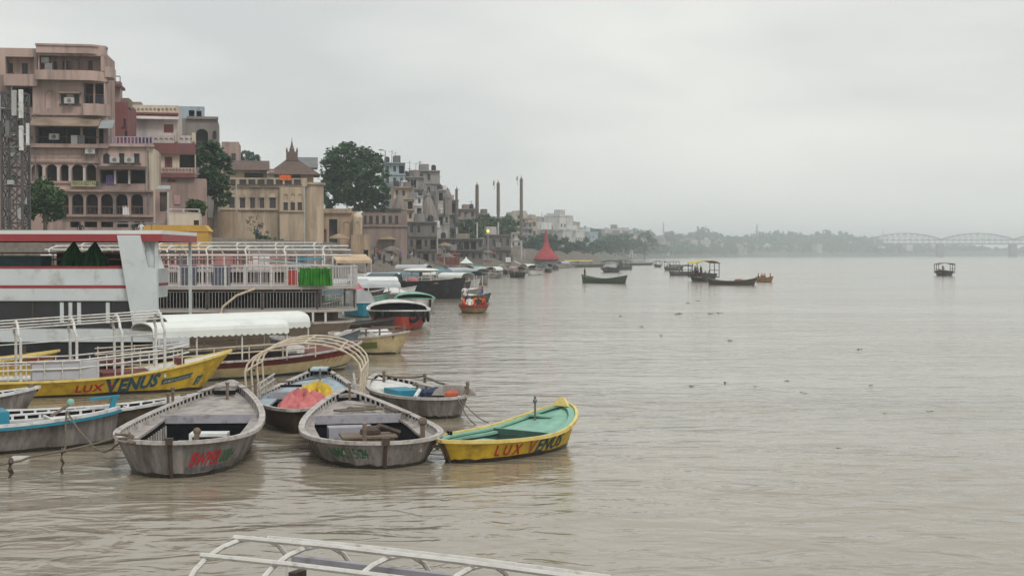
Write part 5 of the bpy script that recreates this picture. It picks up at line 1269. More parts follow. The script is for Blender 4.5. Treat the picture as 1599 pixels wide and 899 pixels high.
x0, z0, x1, z1 = B.R(437, 273, 455, 282); b = MB(); N = 12; b.grid([[(x0+(x1-x0)*k/N, -.35+.06*sin(k*2), z1-.1*abs(sin(k))) for k in range(N+1)], [(x0+(x1-x0)*k/N, -.4+.09*sin(k*2), z0) for k in range(N+1)]]); b.build('orange_cloth', CLOTH['orange'], B.T)
b = MB(); x0, z0, x1, z1 = B.R(417, 246, 501, 273, 2); ym = 5.0
b.add([(x0, 1.2, z0), (x1, 1.2, z0), (x1, 9, z0), (x0, 9, z0), (x0+2.8, ym, z1), (x1-3.2, ym, z1)], [(0, 1, 5, 4), (1, 2, 5), (2, 3, 4, 5), (3, 0, 4), (3, 2, 1, 0)]); b.build('tiled_roof', TILE, B.T)
b = MB(); x0, z0, x1, z1 = B.R(357, 249, 421, 266, 2); b.add([(x0, 1.6, z0), (x1, 1.6, z0), (x1, 8, z0), (x0, 8, z0), (x0+.5, 5, z1), (x1, 5, z1)], [(0, 1, 5, 4), (1, 2, 5), (2, 3, 4, 5), (3, 0, 4), (3, 2, 1, 0)]); b.build('tiled_roof', TILE, B.T)
B.block('palace_core', BEIGE, 336, 268, 488, 392, 4.0, 14)
b = MB(); x0, z0, x1, z1 = B.R(447, 216, 466, 248, 5); c = (x0+x1)/2; b.rng(c-.8, c+.8, 4.4, 6, z0-.3, z0+.9); b.lathe((c, 5.2, z0+.9), [(.4, 0), (.34, .4), (.2, .8), (.1, 1.2), (.14, 1.3), (.05, 1.45), (.03, 2.0)], 10)
for dx in (-.7, .7): b.lathe((c+dx, 4.5, z0+.9), [(.15, 0), (.12, .3), (.03, .6)], 6)
b.build('roof_shrine', mat('red_stone_shrine', (.13, .085, .075), .9), B.T)
b = MB(); b.rng(*[B.L(465, 240, 9)[0], B.L(497, 240, 9)[0]], 9, 14, B.L(480, 262, 9)[1], B.L(480, 246, 9)[1]); b.build('rear_shed', TING, B.T)
# water gate walls below the palace
B = Bld('gate_ruin', 'weathered sandstone gateway with niches and a small domed turret', 'gateway', 478, 405, 200, radians(6))
B.wall(SAND, 478, 330, 560, 405, [(502, 358, 510, 382, 'door'), (514, 342, 527, 395, 'void'), (535, 346, 548, 362, 'niche')], down=2, depth=3); B.slab(SAND, 498, 326, 550, 333, .4, .2, 'cornice')
B.wall(BEIGE, 551, 339, 566, 368, [(556, 346, 561, 358, 'niche')], y=-1, depth=2); x0, z0, x1, z1 = B.R(551, 332, 566, 340, -1); b = MB(); b.lathe(((x0+x1)/2, 0, z0), [(.72, 0), (.7, .25), (.5, .55), (.2, .7), (.04, .95)], 12); b.build('dome', CREAMP, B.T, smooth=True)
B.wall(SAND, 548, 366, 578, 408, [(568, 390, 575, 402, 'void')], y=-1.2, down=2, depth=3)
B = Bld('stone_building', 'brown stone riverside hall with six small dark windows near its top', 'building', 566, 412, 222, radians(8)); B.shut = SHADE
B.wall(BROWNST, 567, 330, 636, 412, [(568.5, 337, 572.5, 348, 'win'), (576.5, 337, 582, 348, 'win'), (587, 337, 591.5, 348, 'win'), (597, 337, 602, 348, 'win'), (607, 337, 612, 348, 'win'), (617, 337, 622, 348, 'win')], down=2)
B.block('hall_core', BROWNST, 567, 331, 635.6, 412, 1.31, 10, 2); B.slab(SHADE, 570, 326, 626, 330, .2, 1.5, 'roof_edge'); B.slab(BROWNST, 566, 352, 637, 354, .25, .1, 'string_course')
# sloping buttress
def shikhara(label, px, ytop, ybase, Y, wpx, m, group='temple spires above the ghats'):
    c = at(px, ybase, Y); k = Y/FPX; H = (ybase-ytop)*k; W = wpx*k/2
    T = thing('temple_spire', label, 'temple', c, radians(20), group)
    b = MB(); b.lathe((0, 0, -3), [(W*1.25, 0), (W*1.25, 3+H*.12)], 4, pi/4); b.build('plinth', m, T)
    b = MB(); b.lathe((0, 0, H*.12), [(W*1.12, 0), (W*1.0, H*.2), (W*.8, H*.4), (W*.55, H*.57), (W*.25, H*.70)], 12); 
    for a in range(4): b.lathe((cos(a*pi/2)*W*.75, sin(a*pi/2)*W*.75, H*.12), [(W*.42, 0), (W*.4, H*.15), (W*.25, H*.3), (W*.05, H*.42)], 8)
    b.build('spire', m, T)
    b = MB(); b.lathe((0, 0, H*.82), [(W*.26, 0), (W*.34, H*.03), (W*.2, H*.06), (W*.12, H*.09), (W*.03, H*.18)], 10); b.build('finial', m, T)
shikhara('dark stone temple spire rising behind the brown stone hall', 624, 296, 332, 232, 19, GREYST)
shikhara('small stone temple spire at the river corner of the gateway', 579, 312, 332, 230, 12, GREYST)
shikhara('tall broad temple spire among the grey ghat houses', 669, 298, 348, 262, 26, GREYST)
shikhara('small dark spire on a high roof among the grey houses', 699, 292, 312, 275, 12, GREYST)
shikhara('squat dark temple by the water near the tallest lamp pole', 815, 384, 412, 372, 24, GREYST)
# ---------------------------------------------------------------- crowded houses further along the bank
TCOL = {'grey': plaster('grey_house_plaster', (0.27, 0.255, 0.245), amt=.45), 'pale': plaster('pale_house_plaster', (0.46, 0.43, 0.40), amt=.4), 'white': plaster('white_house_plaster', (0.56, 0.55, 0.53), amt=.35),
        'peach': plaster('peach_house_plaster', (0.43, 0.335, 0.25), amt=.4), 'tan': plaster('tan_house_plaster', (0.26, 0.215, 0.18), amt=.45), 'dark': plaster('dark_house_plaster', (0.155, 0.14, 0.13), amt=.4),
        'blue': plaster('blue_house_plaster', (0.30, 0.36, 0.39), amt=.3), 'brown': plaster('brown_house_plaster', (0.24, 0.16, 0.13), amt=.4)}
def town(label, x0, x1, yt, yb, Y, col, floors, cols, seed, th=10, balcony=False, cat='house', down=4.0, tank=True):
    rnd = random.Random(seed); m = TCOL[col]; B = Bld('house', label, cat, x0, yb, Y, radians(th)); B.shut = FRAME
    fh = (yb-yt)/floors; cw = (x1-x0)/cols
    for f in range(floors):
        a, e = yt+f*fh, yt+(f+1)*fh; ops = []
        for c in range(cols):
            if rnd.random() < .12: continue
            u = x0+c*cw; k = rnd.random(); kind = 'void' if k < .22 else ('archwin' if k < .3 else 'win')
            w0, w1, h0, h1 = (.12, .88, .28, .95) if kind == 'void' else (.3, .7, .3, .78)
            ops.append((u+cw*w0, a+fh*h0, u+cw*w1, a+fh*h1, kind))
        B.wall(m, x0, a, x1, e, ops, y=rnd.choice((0, .0, .25, -.3))*(f > 0), down=down if f == floors-1 else 0)
        B.slab(m, x0-.4, a+fh*.02, x1+.4, a+fh*.09, rnd.uniform(.25, .7), .1, 'floor_band')
        if balcony and f and rnd.random() < .6: B.rail(FRAME, x0+.5, e-fh*.3, x1-.5, e-fh*.02, .35, -.6, .03)
    B.block('house_core', m, x0+.1, yt+.3, x1-.1, yb, 1.32, 9, down)
    for q in range(rnd.randint(1, 3)):
        xx, zz = B.L(rnd.uniform(x0+1, x1-1), yt, 3); hh = rnd.uniform(1.2, 3.2); b = MB(); b.tube([(xx, 3, zz-.3), (xx+.1, 3, zz+hh)], .05, 4); b.bar((xx-.5, 3, zz+hh*.85), (xx+.6, 3, zz+hh*.9), .05, .05); b.build('roof_aerial', STEEL, B.T)
    for q in range(rnd.randint(0, 2)):
        f = rnd.randint(0, floors-1); px_ = rnd.uniform(x0+2, x1-4); xx, zz = B.L(px_, yt+fh*(f+.55), -.4); b = MB(); b.grid([[(xx+.3*k, -.62+.05*(k % 2), zz) for k in range(5)], [(xx+.3*k, -.66+.07*(k % 2), zz-1.1) for k in range(5)]]); b.build('hanging_cloth', CLOTH[rnd.choice(['white', 'grey', 'grey', 'dark', 'grey'])], B.T)
    if tank:
        t = rnd.uniform(.2, .6); B.block('roof_room', rnd.choice(list(TCOL.values())), x0+(x1-x0)*t, yt-fh*rnd.uniform(.3, .6), x0+(x1-x0)*(t+.3), yt+.5, 2, 5)
        px = x0+(x1-x0)*(.15 if t > .4 else .8); xx, zz = B.L(px, yt, 2); b = MB(); b.lathe((xx, 2.5, zz), [(.5, 0), (.5, .9), (.3, 1.1), (.15, 1.15)], 10); b.build('water_tank', mat('black_water_tank', (.03, .03, .035), .6), B.T)
    return B
for i, a in enumerate([
    ('pale blue roof house beside the big tree', 600, 633, 254, 345, 268, 'blue', 5, 3), ('grey terraced house with deep balconies above the spires', 630, 662, 276, 350, 275, 'grey', 4, 3),
    ('grey flat roofed house with a railed top floor above the spires', 641, 687, 266, 345, 292, 'grey', 4, 4), ('peach house with square windows behind the brown stone hall', 615, 646, 292, 345, 250, 'peach', 3, 3),
    ('pale house with stacked verandahs below the railed grey house', 684, 702, 296, 352, 284, 'pale', 3, 2), ('white house squeezed between two temple spires', 640, 660, 306, 350, 257, 'white', 3, 2),
    ('dark terrace house stepping down to the water beside the stone hall', 637, 682, 346, 412, 236, 'dark', 3, 4), ('brown grey house with a flat top behind the first lamp pole', 690, 716, 312, 398, 298, 'dark', 4, 2),
    ('tan house with blank upper wall among the lamp poles', 712, 743, 326, 374, 320, 'tan', 3, 3), ('sloping roofed tan house beyond the tan blank house', 737, 764, 334, 374, 340, 'tan', 3, 3),
    ('dark riverside pavilion with open bays behind the lamp poles', 682, 755, 372, 408, 275, 'dark', 2, 7), ('dark open pavilion with tall bays by the third lamp pole', 745, 798, 366, 412, 315, 'dark', 2, 5),
    ('tall narrow white house beside the tallest lamp pole', 797, 815, 342, 408, 410, 'pale', 6, 2), ('cream tall house next to the tallest lamp pole', 784, 800, 352, 408, 395, 'white', 5, 2),
    ('grey house with roof rail far beyond the lamp poles', 815, 832, 347, 395, 450, 'grey', 5, 2)]):
    town(*a, seed=i+3, balcony=i % 2 == 0)
# houses dwindling along the curving bank
rr = random.Random(11)
for i in range(64):
    Y = 480*(1.0275**i); p, d = bank_at_Y(Y); q, inl, t = bank_point(d)
    off = rr.uniform(20, 60) if Y < 900 else rr.uniform(4, 26); c = q+inl*off; w = rr.uniform(9, 17); H = rr.uniform(9, 17) if Y > 700 else rr.uniform(6, 11); zb = 5.0+off*.06; D = 10
    hn = rr.choice(['pale', 'white', 'grey', 'tan', 'peach', 'blue', 'pale']); m = TCOL[hn]
    T = thing('house', 'hazy %s flat roofed house on the %s bank' % (hn, 'near stretch of the distant' if Y < 800 else 'far stretch of the distant'), 'house', (c.x, c.y, zb), atan2(t.y, t.x)-pi/2+radians(70)+rr.uniform(-.3, .3), 'hazy houses along the distant bank')
    b = MB(); b.rng(-w/2, w/2, 0, D, -4, H); b.build('wall', m, T)
    b = MB(); x = rr.uniform(-w*.3, w*.1); b.rng(x, x+w*.35, 3, 7, H, H+rr.uniform(2, 3.5)); b.build('roof_room', TCOL[rr.choice(['pale', 'white', 'grey'])], T)
    b = MB(); b.rng(-w/2-.2, w/2+.2, -.25, D+.2, H-.3, H+.5); b.build('parapet', m, T)
    nf = int(H/3.3); nc = int(w/2.6)
    for f in range(nf):
        for k in range(nc):
            if rr.random() < .2: continue
            b = MB(); xx = -w/2+(k+.5)*w/nc; b.rng(xx-.6, xx+.6, -.06, .0, f*3.3+1.0, f*3.3+2.6); b.build('window', WINW, T)

# ---------------------------------------------------------------- tall festival poles
WRAP = mat('bamboo_wrapping', (0.145, 0.12, 0.095), .9, .3, 3, .4); POLEW = mat('pale_steel_pole', (0.40, 0.40, 0.38), .6, .15, 2, .1)
def festival_pole(label, px, yt, ym, yb, Y, w, flag=True, lamp=False):
    c = at(px, yb, Y); k = Y/FPX; H = (yb-yt)*k; Hm = (yb-ym)*k; T = thing('festival_pole', label, 'pole', c, 0, 'tall poles on the steps')
    b = MB(); b.lathe((0, 0, -3), [(.2, 0), (.2, 3+Hm)], 8); b.build('lower_pole', POLEW, T)
    n = 22; pr = []
    for i in range(n+1):
        z = Hm+(H*.94-Hm)*i/n; r = w*(.62+.38*min(1, i/5))*(1-.12*(i/n)); pr += [(r, z), (r*.86, z+.02*H/n*6)]
    b = MB(); b.lathe((0, 0, 0), pr, 10); b.build('wrapped_mast', WRAP, T)
    b = MB(); b.lathe((0, 0, H*.94), [(w*.5, 0), (w*.95, H*.015), (w*.7, H*.035), (w*.2, H*.05), (.05, H*.075)], 8); b.build('finial', WRAP, T)
    b = MB(); b.rng(-.5, .5, -.3, .3, Hm-.5, Hm+.3); b.build('lamp_box', mat('dark_lamp_box', (.04, .04, .045), .6), T)
    if flag: b = MB(); b.prism([(0, 0), (.12, -1.0), (-.25, -1.3), (-.15, -.3)], (-w*2.2, 0, H+.2), (1, 0, 0), (0, 0, 1), (0, 1, 0), .03); b.tube([(-w*2, 0, H*.9), (-w*2, 0, H+.25)], .04, 4); b.build('flag', CLOTH['red'] if False else WRAP, T)
festival_pole('tallest wrapped festival pole with a small flag by the squat temple', 814, 276, 372, 416, 362, .48)
festival_pole('wrapped festival pole with flag behind the dark open pavilion', 778, 283, 343, 408, 322, .44)
festival_pole('wrapped festival pole with a bent tip beside the pavilion', 745, 286, 343, 408, 303, .44, False)
festival_pole('slimmer wrapped pole in front of the brown grey house', 713, 293, 350, 400, 282, .32, False)
festival_pole('thin dim pole with white loudspeakers on its shaft', 680, 296, 352, 398, 262, .24, False)
for px, y, Y in ((676, 356, 261), (683, 350, 261), (736, 378, 300), (752, 376, 300)):
    c = at(px, y, Y); T = thing('loudspeaker', 'white loudspeaker box fixed near a festival pole', 'loudspeaker', c, 0, 'loudspeakers on the ghat')
    b = MB(); b.rng(-.45, .45, -.4, .4, -.6, .6); b.build('cabinet', WHITEP, T); b = MB(); b.lathe((0, -.41, 0), [(.3, 0), (.3, .01)], 8); b.rng(-.08, .08, -.1, .1, -9, -.6); b.build('stand', POLEW, T)
for px, y, Y in ((762, 361, 312), (793, 398, 345)):
    c = at(px, y, Y); T = thing('floodlight', 'lit %s floodlight on a post by the steps' % ('yellow' if px == 762 else 'white'), 'lamp', c)
    lm = bpy.data.materials.new('lit_lamp_glass'); lm.use_nodes = True; bs = lm.node_tree.nodes['Principled BSDF']; lc = (.8, .75, .1, 1) if px == 762 else (.9, .95, 1, 1)
    bs.inputs['Emission Color'].default_value = lc; bs.inputs['Emission Strength'].default_value = 1.1; bs.inputs['Base Color'].default_value = lc
    b = MB(); b.ball((0, 0, 0), .34, 10, 6); b.build('lamp_glass', lm, T); b = MB(); b.tube([(0, .2, .1), (0, .25, -7)], .08, 6); b.build('lamp_post', POLEW, T)
# red spired pavilion at the water's edge
c = at(853, 404, 372); T = thing('spired_pavilion', 'bright red pavilion with a tall pointed spire at the water edge', 'pavilion', (c.x, c.y, c.z), 0); k = 372/FPX
RS = mat('red_cloth_roof', (0.30, 0.04, 0.045), .85, .2, .8, .2)
b = MB(); b.lathe((0, 0, -.1), [(20*k, 0), (17*k, 5*k), (11*k, 12*k), (6*k, 19*k), (3.4*k, 26*k), (2.6*k, 36*k), (1.0*k, 46*k)], 12); b.build('roof', RS, T)
b = MB(); b.lathe((0, 0, -.5), [(19*k, 0), (20.4*k, .4)], 12); b.build('eave', MAR, T)
b = MB(); b.lathe((0, 0, -4), [(17*k, 0), (17*k, 3.6)], 12); b.build('base', GREYST, T)
b = MB(); b.ball((0, 0, 24*k), 3.0*k, 8, 5); b.build('spire_knob', mat('dull_pale_knob', (.42, .2, .18), .7), T)
# fabric stage, tent and awnings on the lower steps
c = at(694, 423, 246); T = thing('fabric_stage', 'open stage hung with thin rust red cloth near the moored boats', 'stage', (c.x, c.y, 1.2), radians(10))
b = MB(); b.rng(-2.7, 2.7, 0, 3, 0, .6); b.build('platform', WOOD, T)
for x in (-2.6, -1.3, 0, 1.3, 2.6): b = MB(); b.tube([(x, 0, .6), (x, 0, 2.9)], .06); b.build('post', TUBEW, T)
b = MB(); b.grid([[(-2.65+5.3*i/24, -.1+.08*sin(i*1.7), z) for z in (.9, 1.8, 2.8)] for i in range(25)]); b.build('cloth_front', mat('rust_red_cloth', (.17, .06, .05), .95, .4, 1.5, .2), T)
b = MB(); b.rng(-2.9, 2.9, -.3, 3.2, 2.85, 2.95); b.build('top_frame', mat('dim_pink_frame', (.35, .24, .23), .8), T)
c = at(728, 410, 262); T = thing('canopy_tent', 'small white peaked tent above the moored boats', 'tent', (c.x, c.y, c.z-.3), 0)
b = MB(); b.lathe((0, 0, .2), [(1.7, 0), (.8, .5), (.25, .9), (.05, 1.25)], 4, pi/4); b.build('roof', CANVAS, T)
for x, y in ((-1.1, -1.1), (1.1, -1.1), (1.1, 1.1), (-1.1, 1.1)): b = MB(); b.tube([(x, y, -2.6), (x, y, .25)], .05); b.build('leg', TUBEW, T)
AWN = [(648, 421, 232, 5.5, 'green'), (668, 425, 226, 6.5, 'green'), (700, 425, 236, 4.5, 'green'), (716, 425, 240, 4.5, 'green'), (592, 420, 212, 4, 'red'), (553, 406, 170, 4.5, 'tan'), (605, 427, 205, 5, 'blue'), (760, 413, 300, 5, 'green'), (800, 412, 335, 5, 'grey')]
AC = {'green': mat('green_awning_cloth', (.05, .26, .17), .85, .2, 1, .1), 'red': mat('dull_red_awning', (.28, .08, .06), .85, .2, 1, .1), 'tan': mat('tan_awning', (.52, .38, .25), .85, .2, 1, .1), 'blue': mat('blue_grey_awning', (.13, .2, .24), .85, .2, 1, .1), 'grey': CANVASG}
for i, (px, y, Y, w, cn) in enumerate(AWN):
    c = at(px, y, Y); T = thing('awning', '%s cloth awning on poles over the landing steps' % {'blue': 'blue grey', 'red': 'dull red'}.get(cn, cn), 'awning', (c.x, c.y, c.z), radians(8+i*3), 'awnings along the landing')
    b = MB(); b.add([(-w/2, 0, 0), (w/2, 0, 0), (w/2, 2.6, .7), (-w/2, 2.6, .7), (-w/2, 0, -.35), (w/2, 0, -.35)], [(0, 1, 2, 3), (4, 5, 1, 0)]); b.build('cloth', AC[cn], T)
    for x in (-w/2+.1, 0, w/2-.1):
        for yy in (.05, 2.5): b = MB(); b.tube([(x, yy, -3), (x, yy, .0 if yy < 1 else .65)], .05, 5); b.build('pole', TUBEW, T)
# boats packed along the landing
SMALL = [(752, 434, 'grey'), (772, 434, 'white'), (806, 433, 'pink'), (838, 429, 'dark'), (852, 425, 'dark'), (824, 426, 'white'), (786, 428, 'grey'), (742, 431, 'green'), (866, 421, 'dark'), (880, 418, 'grey'), (760, 427, 'white'), (895, 416, 'dark')]
SM = {'grey': CANVASG, 'white': CANVAS, 'pink': mat('dusty_pink_awning', (.42, .28, .27), .85, .2, 1, .1), 'dark': mat('dark_tarpaulin', (.06, .065, .07), .8, .2, 1, .1), 'green': AC['green']}
for i, (px, y, cn) in enumerate(SMALL):
    Y = CAMZ*FPX/(y-397.0); c = at(px, y, Y); a = radians(35+(i*37) % 80); L = 7.0; R_ = Vector((cos(a), sin(a)))*L/2
    T, h, L_ = simple_boat('moored_boat', '%s covered boat packed among the boats along the landing' % {'white': 'white', 'grey': 'grey', 'pink': 'dusty pink', 'dark': 'dark', 'green': 'green'}[cn], (c.x-R_.x, c.y-R_.y), (c.x+R_.x, c.y+R_.y), 2.2, .8, [DHULL, GREYH, BLACKP, WHITEP][i % 4], WOOD, [PALEGUN, WHITEP, DHULL][i % 3], .4, well=False, group='covered boats along the landing', n=14)
    b = MB(); barrel(b, 1.5, 5.2, -1.0, 1.0, 1.35, .55); b.build('awning', SM[cn], T)
    for x in (1.6, 5.1):
        for yy in (-.95, .95): b = MB(); b.tube([(x, yy, .4), (x, yy, 1.36)], .04, 5); b.build('awning_post', TUBEW, T)
for i, (p, q, lab, m) in enumerate([((-17.5, 139), (-9.8, 137), 'grey boat stacked behind the black barge', GREYH), ((-17, 147), (-9.0, 146), 'white boat stacked behind the grey boat and barge', WHITEP), ((-15.5, 156), (-8.2, 155), 'teal boat lying behind the barge awnings', TEAL), ((-16.5, 108), (-10, 110.5), 'dark boat with pale rim between the launch and the barge', DHULL), ((-14.5, 168), (-7.0, 170), 'pale boat moored below the green awnings', WHITEP), ((-13.0, 182), (-6.4, 186), 'black boat moored below the rust red stage', BLACKP), ((-11.0, 200), (-5.4, 204), 'grey boat lying beyond the rust red stage', GREYH), ((-15.2, 119), (-8.2, 121), 'pale boat tucked against the flank of the black barge', WHITEP), ((-15.6, 84), (-10.4, 86), 'brown boat tucked between the double deck boats and the blue launch', WOOD), ((-13.4, 101), (-8.9, 103.5), 'mint rimmed boat beside the blue launch', MINT), ((-8.6, 150), (-4.2, 146), 'dark boat swinging off the end of the black barge', DHULL), ((-7.4, 165), (-3.6, 160), 'white boat swinging out beyond the black barge', WHITEP), ((-6.8, 192), (-3.0, 186), 'grey boat swinging out near the peaked tent', GREYW)]):
    T, h, L_ = simple_boat('moored_boat', lab, p, q, 2.3, .9, m, WOOD, PALEGUN, .4, n=14)
    b = MB(); barrel(b, 2.0, 5.5, -1.0, 1.0, 1.6, .5); b.build('awning', [CANVASG, CANVAS, AC['blue']][i % 3], T)
    for x in (2.1, 5.4):
        for yy in (-.95, .95): b = MB(); b.tube([(x, yy, .4), (x, yy, 1.62)], .04, 5); b.build('awning_post', TUBEW, T)

# lattice mast with panels, street poles
LT = Bld('telecom_mast', 'grey steel lattice mast with white antenna panels beside the pink building', 'mast', 4, 362, 100, 0.0); x0, z0, x1, z1 = LT.R(4, 145, 36, 362)
b = MB(); W = x1-x0; n = 9
for i in range(n):
    a, c = z0-2+(z1-z0+2)*i/n, z0-2+(z1-z0+2)*(i+1)/n
    for (p, q) in (((0, 0), (W, 0)), ((W, 0), (W, W)), ((W, W), (0, W)), ((0, W), (0, 0))):
        b.bar((*p, a), (*q, c), .07, .07); b.bar((*q, a), (*p, c), .07, .07); b.bar((*p, c), (*q, c), .09, .09)
b.build('bracing', SOOT, LT.T)
for p in ((0, 0), (W, 0), (W, W), (0, W)): b = MB(); b.rng(p[0]-.08, p[0]+.08, p[1]-.08, p[1]+.08, z0-2, z1); b.build('leg', SOOT, LT.T)
for (a, c, d, e, m) in ((24, 143, 31, 182, POLEW), (35, 142, 41, 186, WHITEP), (35, 198, 41, 236, WHITEP), (46, 194, 50, 228, WHITEP), (-2, 150, 6, 190, POLEW), (14, 190, 20, 214, STEEL)):
    q = LT.R(a, c, d, e); b = MB(); b.rng(q[0], q[2], -.5, -.3, q[1], q[3]); b.bar(((q[0]+q[2])/2, -.4, (q[1]+q[3])/2), (W/2, .2, (q[1]+q[3])/2), .06, .06); b.build('antenna_panel', m, LT.T)
rl = random.Random(9)
for i in range(16):
    b = MB(); cx, cz = rl.uniform(0, W), rl.uniform(z0, z1-.5); b.box((cx, rl.uniform(-.3, W), cz), (rl.uniform(.15, .5), .3, rl.uniform(.3, .9))); b.build('equipment_box', rl.choice([SOOT, STEEL, POLEW]), LT.T)
for i in range(5):
    b = MB(); x = rl.uniform(.1, W-.1); b.tube([(x+.05*sin(k*2), -.12, z0-1+(z1-z0)*k/8) for k in range(9)], .045, 5); b.build('cable', SOOT, LT.T)
for px, y0, y1, Y in ((369.5, 281, 392, 168), (476, 292, 392, 178), (263, 300, 372, 106)):
    p, q = at(px, y0, Y), at(px, y1, Y); b = MB(); b.tube([(0, 0, -2), (0, 0, p.z-q.z)], .08, 6); o = b.build('utility_pole', POLEW, None, loc=q); tag(o, {369.5: 'thin utility pole in front of the palace windows', 476: 'thin utility pole before the palace turret', 263: 'thin pole beside the cream boathouse'}[px], 'pole')
p, q = at(602, 236, 225), at(602, 330, 225); T = thing('street_lamp', 'street lamp with a bent arm above the big tree', 'lamp', q); b = MB(); b.tube([(0, 0, -3), (0, 0, p.z-q.z), (-.5, 0, p.z-q.z+.15)], .07, 6); b.build('lamp_post', STEEL, T); b = MB(); b.rng(-1.0, -.4, -.15, .15, p.z-q.z+.05, p.z-q.z+.22); b.build('lamp_head', STEEL, T)
# people on the ghat terrace
for px, c, lab in ((209, 'dark', 'person in dark clothes on the terrace below the arches'), (221, 'white', 'person in white on the terrace below the arches'), (126, 'dark', 'person in dark clothes by the lower arcade openings')):
    p = at(px, 352, 110); person(STD, (p.x, p.y, 4.95), radians(-90), c, lab)
for i, (px, y, Y, c) in enumerate(((585, 405, 205, 'dark'), (590, 405, 205, 'red'), (600, 408, 200, 'dark'), (612, 408, 203, 'white'), (625, 409, 207, 'dark'), (655, 412, 215, 'blue'), (664, 412, 216, 'white'), (345, 383, 165, 'dark'), (402, 386, 172, 'blue'))):
    p = at(px, y, Y); bp, bd = bank_at_Y(Y); ins = max(0, min(13, bp.x-p.x)); person(STD, (p.x, p.y, .35+ins/13.0*5.6-.2), i*1.3, c, 'person in %s standing on the steps below the stone hall and palace' % ('dark clothes' if c == 'dark' else c), group='people on the steps')

# parasols and more bathers on the steps
def on_steps(px, Y):
    p = at(px, 405, Y); bp, bd = bank_at_Y(Y); ins = bp.x-p.x; return p, ins, max(.1, min(5.3, .35+int(max(0, ins)/13*22)*5.6/22))
rp_ = random.Random(17); AC['straw'] = mat('straw_parasol', (.24, .18, .11), .9, .3, 1, .2); AC['dun'] = mat('dun_parasol', (.15, .135, .12), .9, .3, 1, .2)
for i, (Y, ins, cn) in enumerate([(186, 9, 'straw'), (205, 5.5, 'dun'), (222, 9.5, 'straw'), (240, 3.5, 'dun'), (262, 8, 'straw'), (292, 5, 'dun'), (330, 7, 'straw')]):
    bp, bd = bank_at_Y(Y); p = Vector((bp.x-ins, Y, 0)); z = .35+int(ins/13*22)*5.6/22
    T = thing('ghat_parasol', '%s bamboo parasol standing on the bathing steps' % {'straw': 'straw coloured', 'dun': 'grey brown'}[cn], 'parasol', (p.x, p.y, z), rp_.uniform(0, 3), 'parasols on the bathing steps')
    b = MB(); b.lathe((0, 0, 1.9), [(1.5, 0), (1.45, .08), (.8, .42), (.08, .66)], 10); b.build('shade', AC[cn], T)
    b = MB(); b.tube([(0, 0, -.3), (.1, 0, 2.4)], .04, 5); b.build('pole', WOOD, T)
    b = MB(); b.rng(-.9, .9, -.7, .7, 0, .35); b.build('wooden_platform', WOOD, T)
for i in range(34):
    px = rp_.uniform(560, 800); Y = 180+(px-560)/240*150+rp_.uniform(-4, 6); p, ins, z = on_steps(px, Y)
    if not 0.4 < ins < 12.5: continue
    c = rp_.choice(['dark', 'white', 'grey', 'blue', 'dark', 'purple', 'grey', 'red']); st = rp_.random() < .7
    person(STD if st else SIT, (p.x, p.y, z if st else z+.3), rp_.uniform(0, 6.2), c, '%s person in %s on the bathing steps among the parasols' % ('standing' if st else 'seated', 'dark clothes' if c == 'dark' else c), group='people on the bathing steps')
# ---------------------------------------------------------------- trees
def leafmat(name, c):
    m = bpy.data.materials.new(name); m.use_nodes = True; n, l = m.node_tree.nodes, m.node_tree.links; b = n['Principled BSDF']
    b.inputs['Roughness'].default_value = .7; b.inputs['Specular IOR Level'].default_value = .2
    t = n.new('ShaderNodeTexCoord'); z = n.new('ShaderNodeTexNoise'); z.inputs['Scale'].default_value = .8; z.inputs['Detail'].default_value = 5
    r = n.new('ShaderNodeValToRGB'); r.color_ramp.elements[0].position = .35; r.color_ramp.elements[1].position = .68
    r.color_ramp.elements[0].color = (*[q*.6 for q in c], 1); r.color_ramp.elements[1].color = (*[q*1.35 for q in c], 1)
    l.new(t.outputs['Object'], z.inputs['Vector']); l.new(z.outputs['Fac'], r.inputs[0]); l.new(r.outputs[0], b.inputs['Base Color']); return m
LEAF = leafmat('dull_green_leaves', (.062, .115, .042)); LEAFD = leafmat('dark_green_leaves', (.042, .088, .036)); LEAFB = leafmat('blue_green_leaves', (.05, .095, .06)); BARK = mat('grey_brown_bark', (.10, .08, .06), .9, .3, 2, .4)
def crown(lobes, nclump, nleaf, ls, seed):
    "leaf quads gathered in clumps on and inside a set of ellipsoid lobes (cx,cy,cz,rx,ry,rz)"
    rnd = random.Random(seed); mb = MB(); tot = sum(l[3]*l[4]+l[3]*l[5] for l in lobes)
    for lo in lobes:
        nc = max(3, int(nclump*(lo[3]*lo[4]+lo[3]*lo[5])/tot))
        for _ in range(nc):
            v = Vector((rnd.gauss(0, 1), rnd.gauss(0, 1), rnd.gauss(.15, 1))).normalized()*(rnd.uniform(.45, 1.0)**.6)
            c = Vector((lo[0]+v.x*lo[3], lo[1]+v.y*lo[4], lo[2]+v.z*lo[5])); cr = rnd.uniform(.16, .30)*min(lo[3], lo[5])+.15
            for _ in range(nleaf):
                d = Vector((rnd.gauss(0, 1), rnd.gauss(0, 1), rnd.gauss(0, .75)))*.5*cr
                p = c+d; u = Vector((rnd.gauss(0, 1), rnd.gauss(0, 1), rnd.gauss(0, .6))).normalized(); w = u.cross(Vector((rnd.gauss(0, 1), rnd.gauss(0, 1), rnd.gauss(0, 1)))).normalized()
                s = ls*rnd.uniform(.7, 1.3); mb.add([p-u*s, p-w*s*.45+Vector((0, 0, .1*s)), p+u*s, p+w*s*.45], [(0, 1, 2, 3)])
    return mb
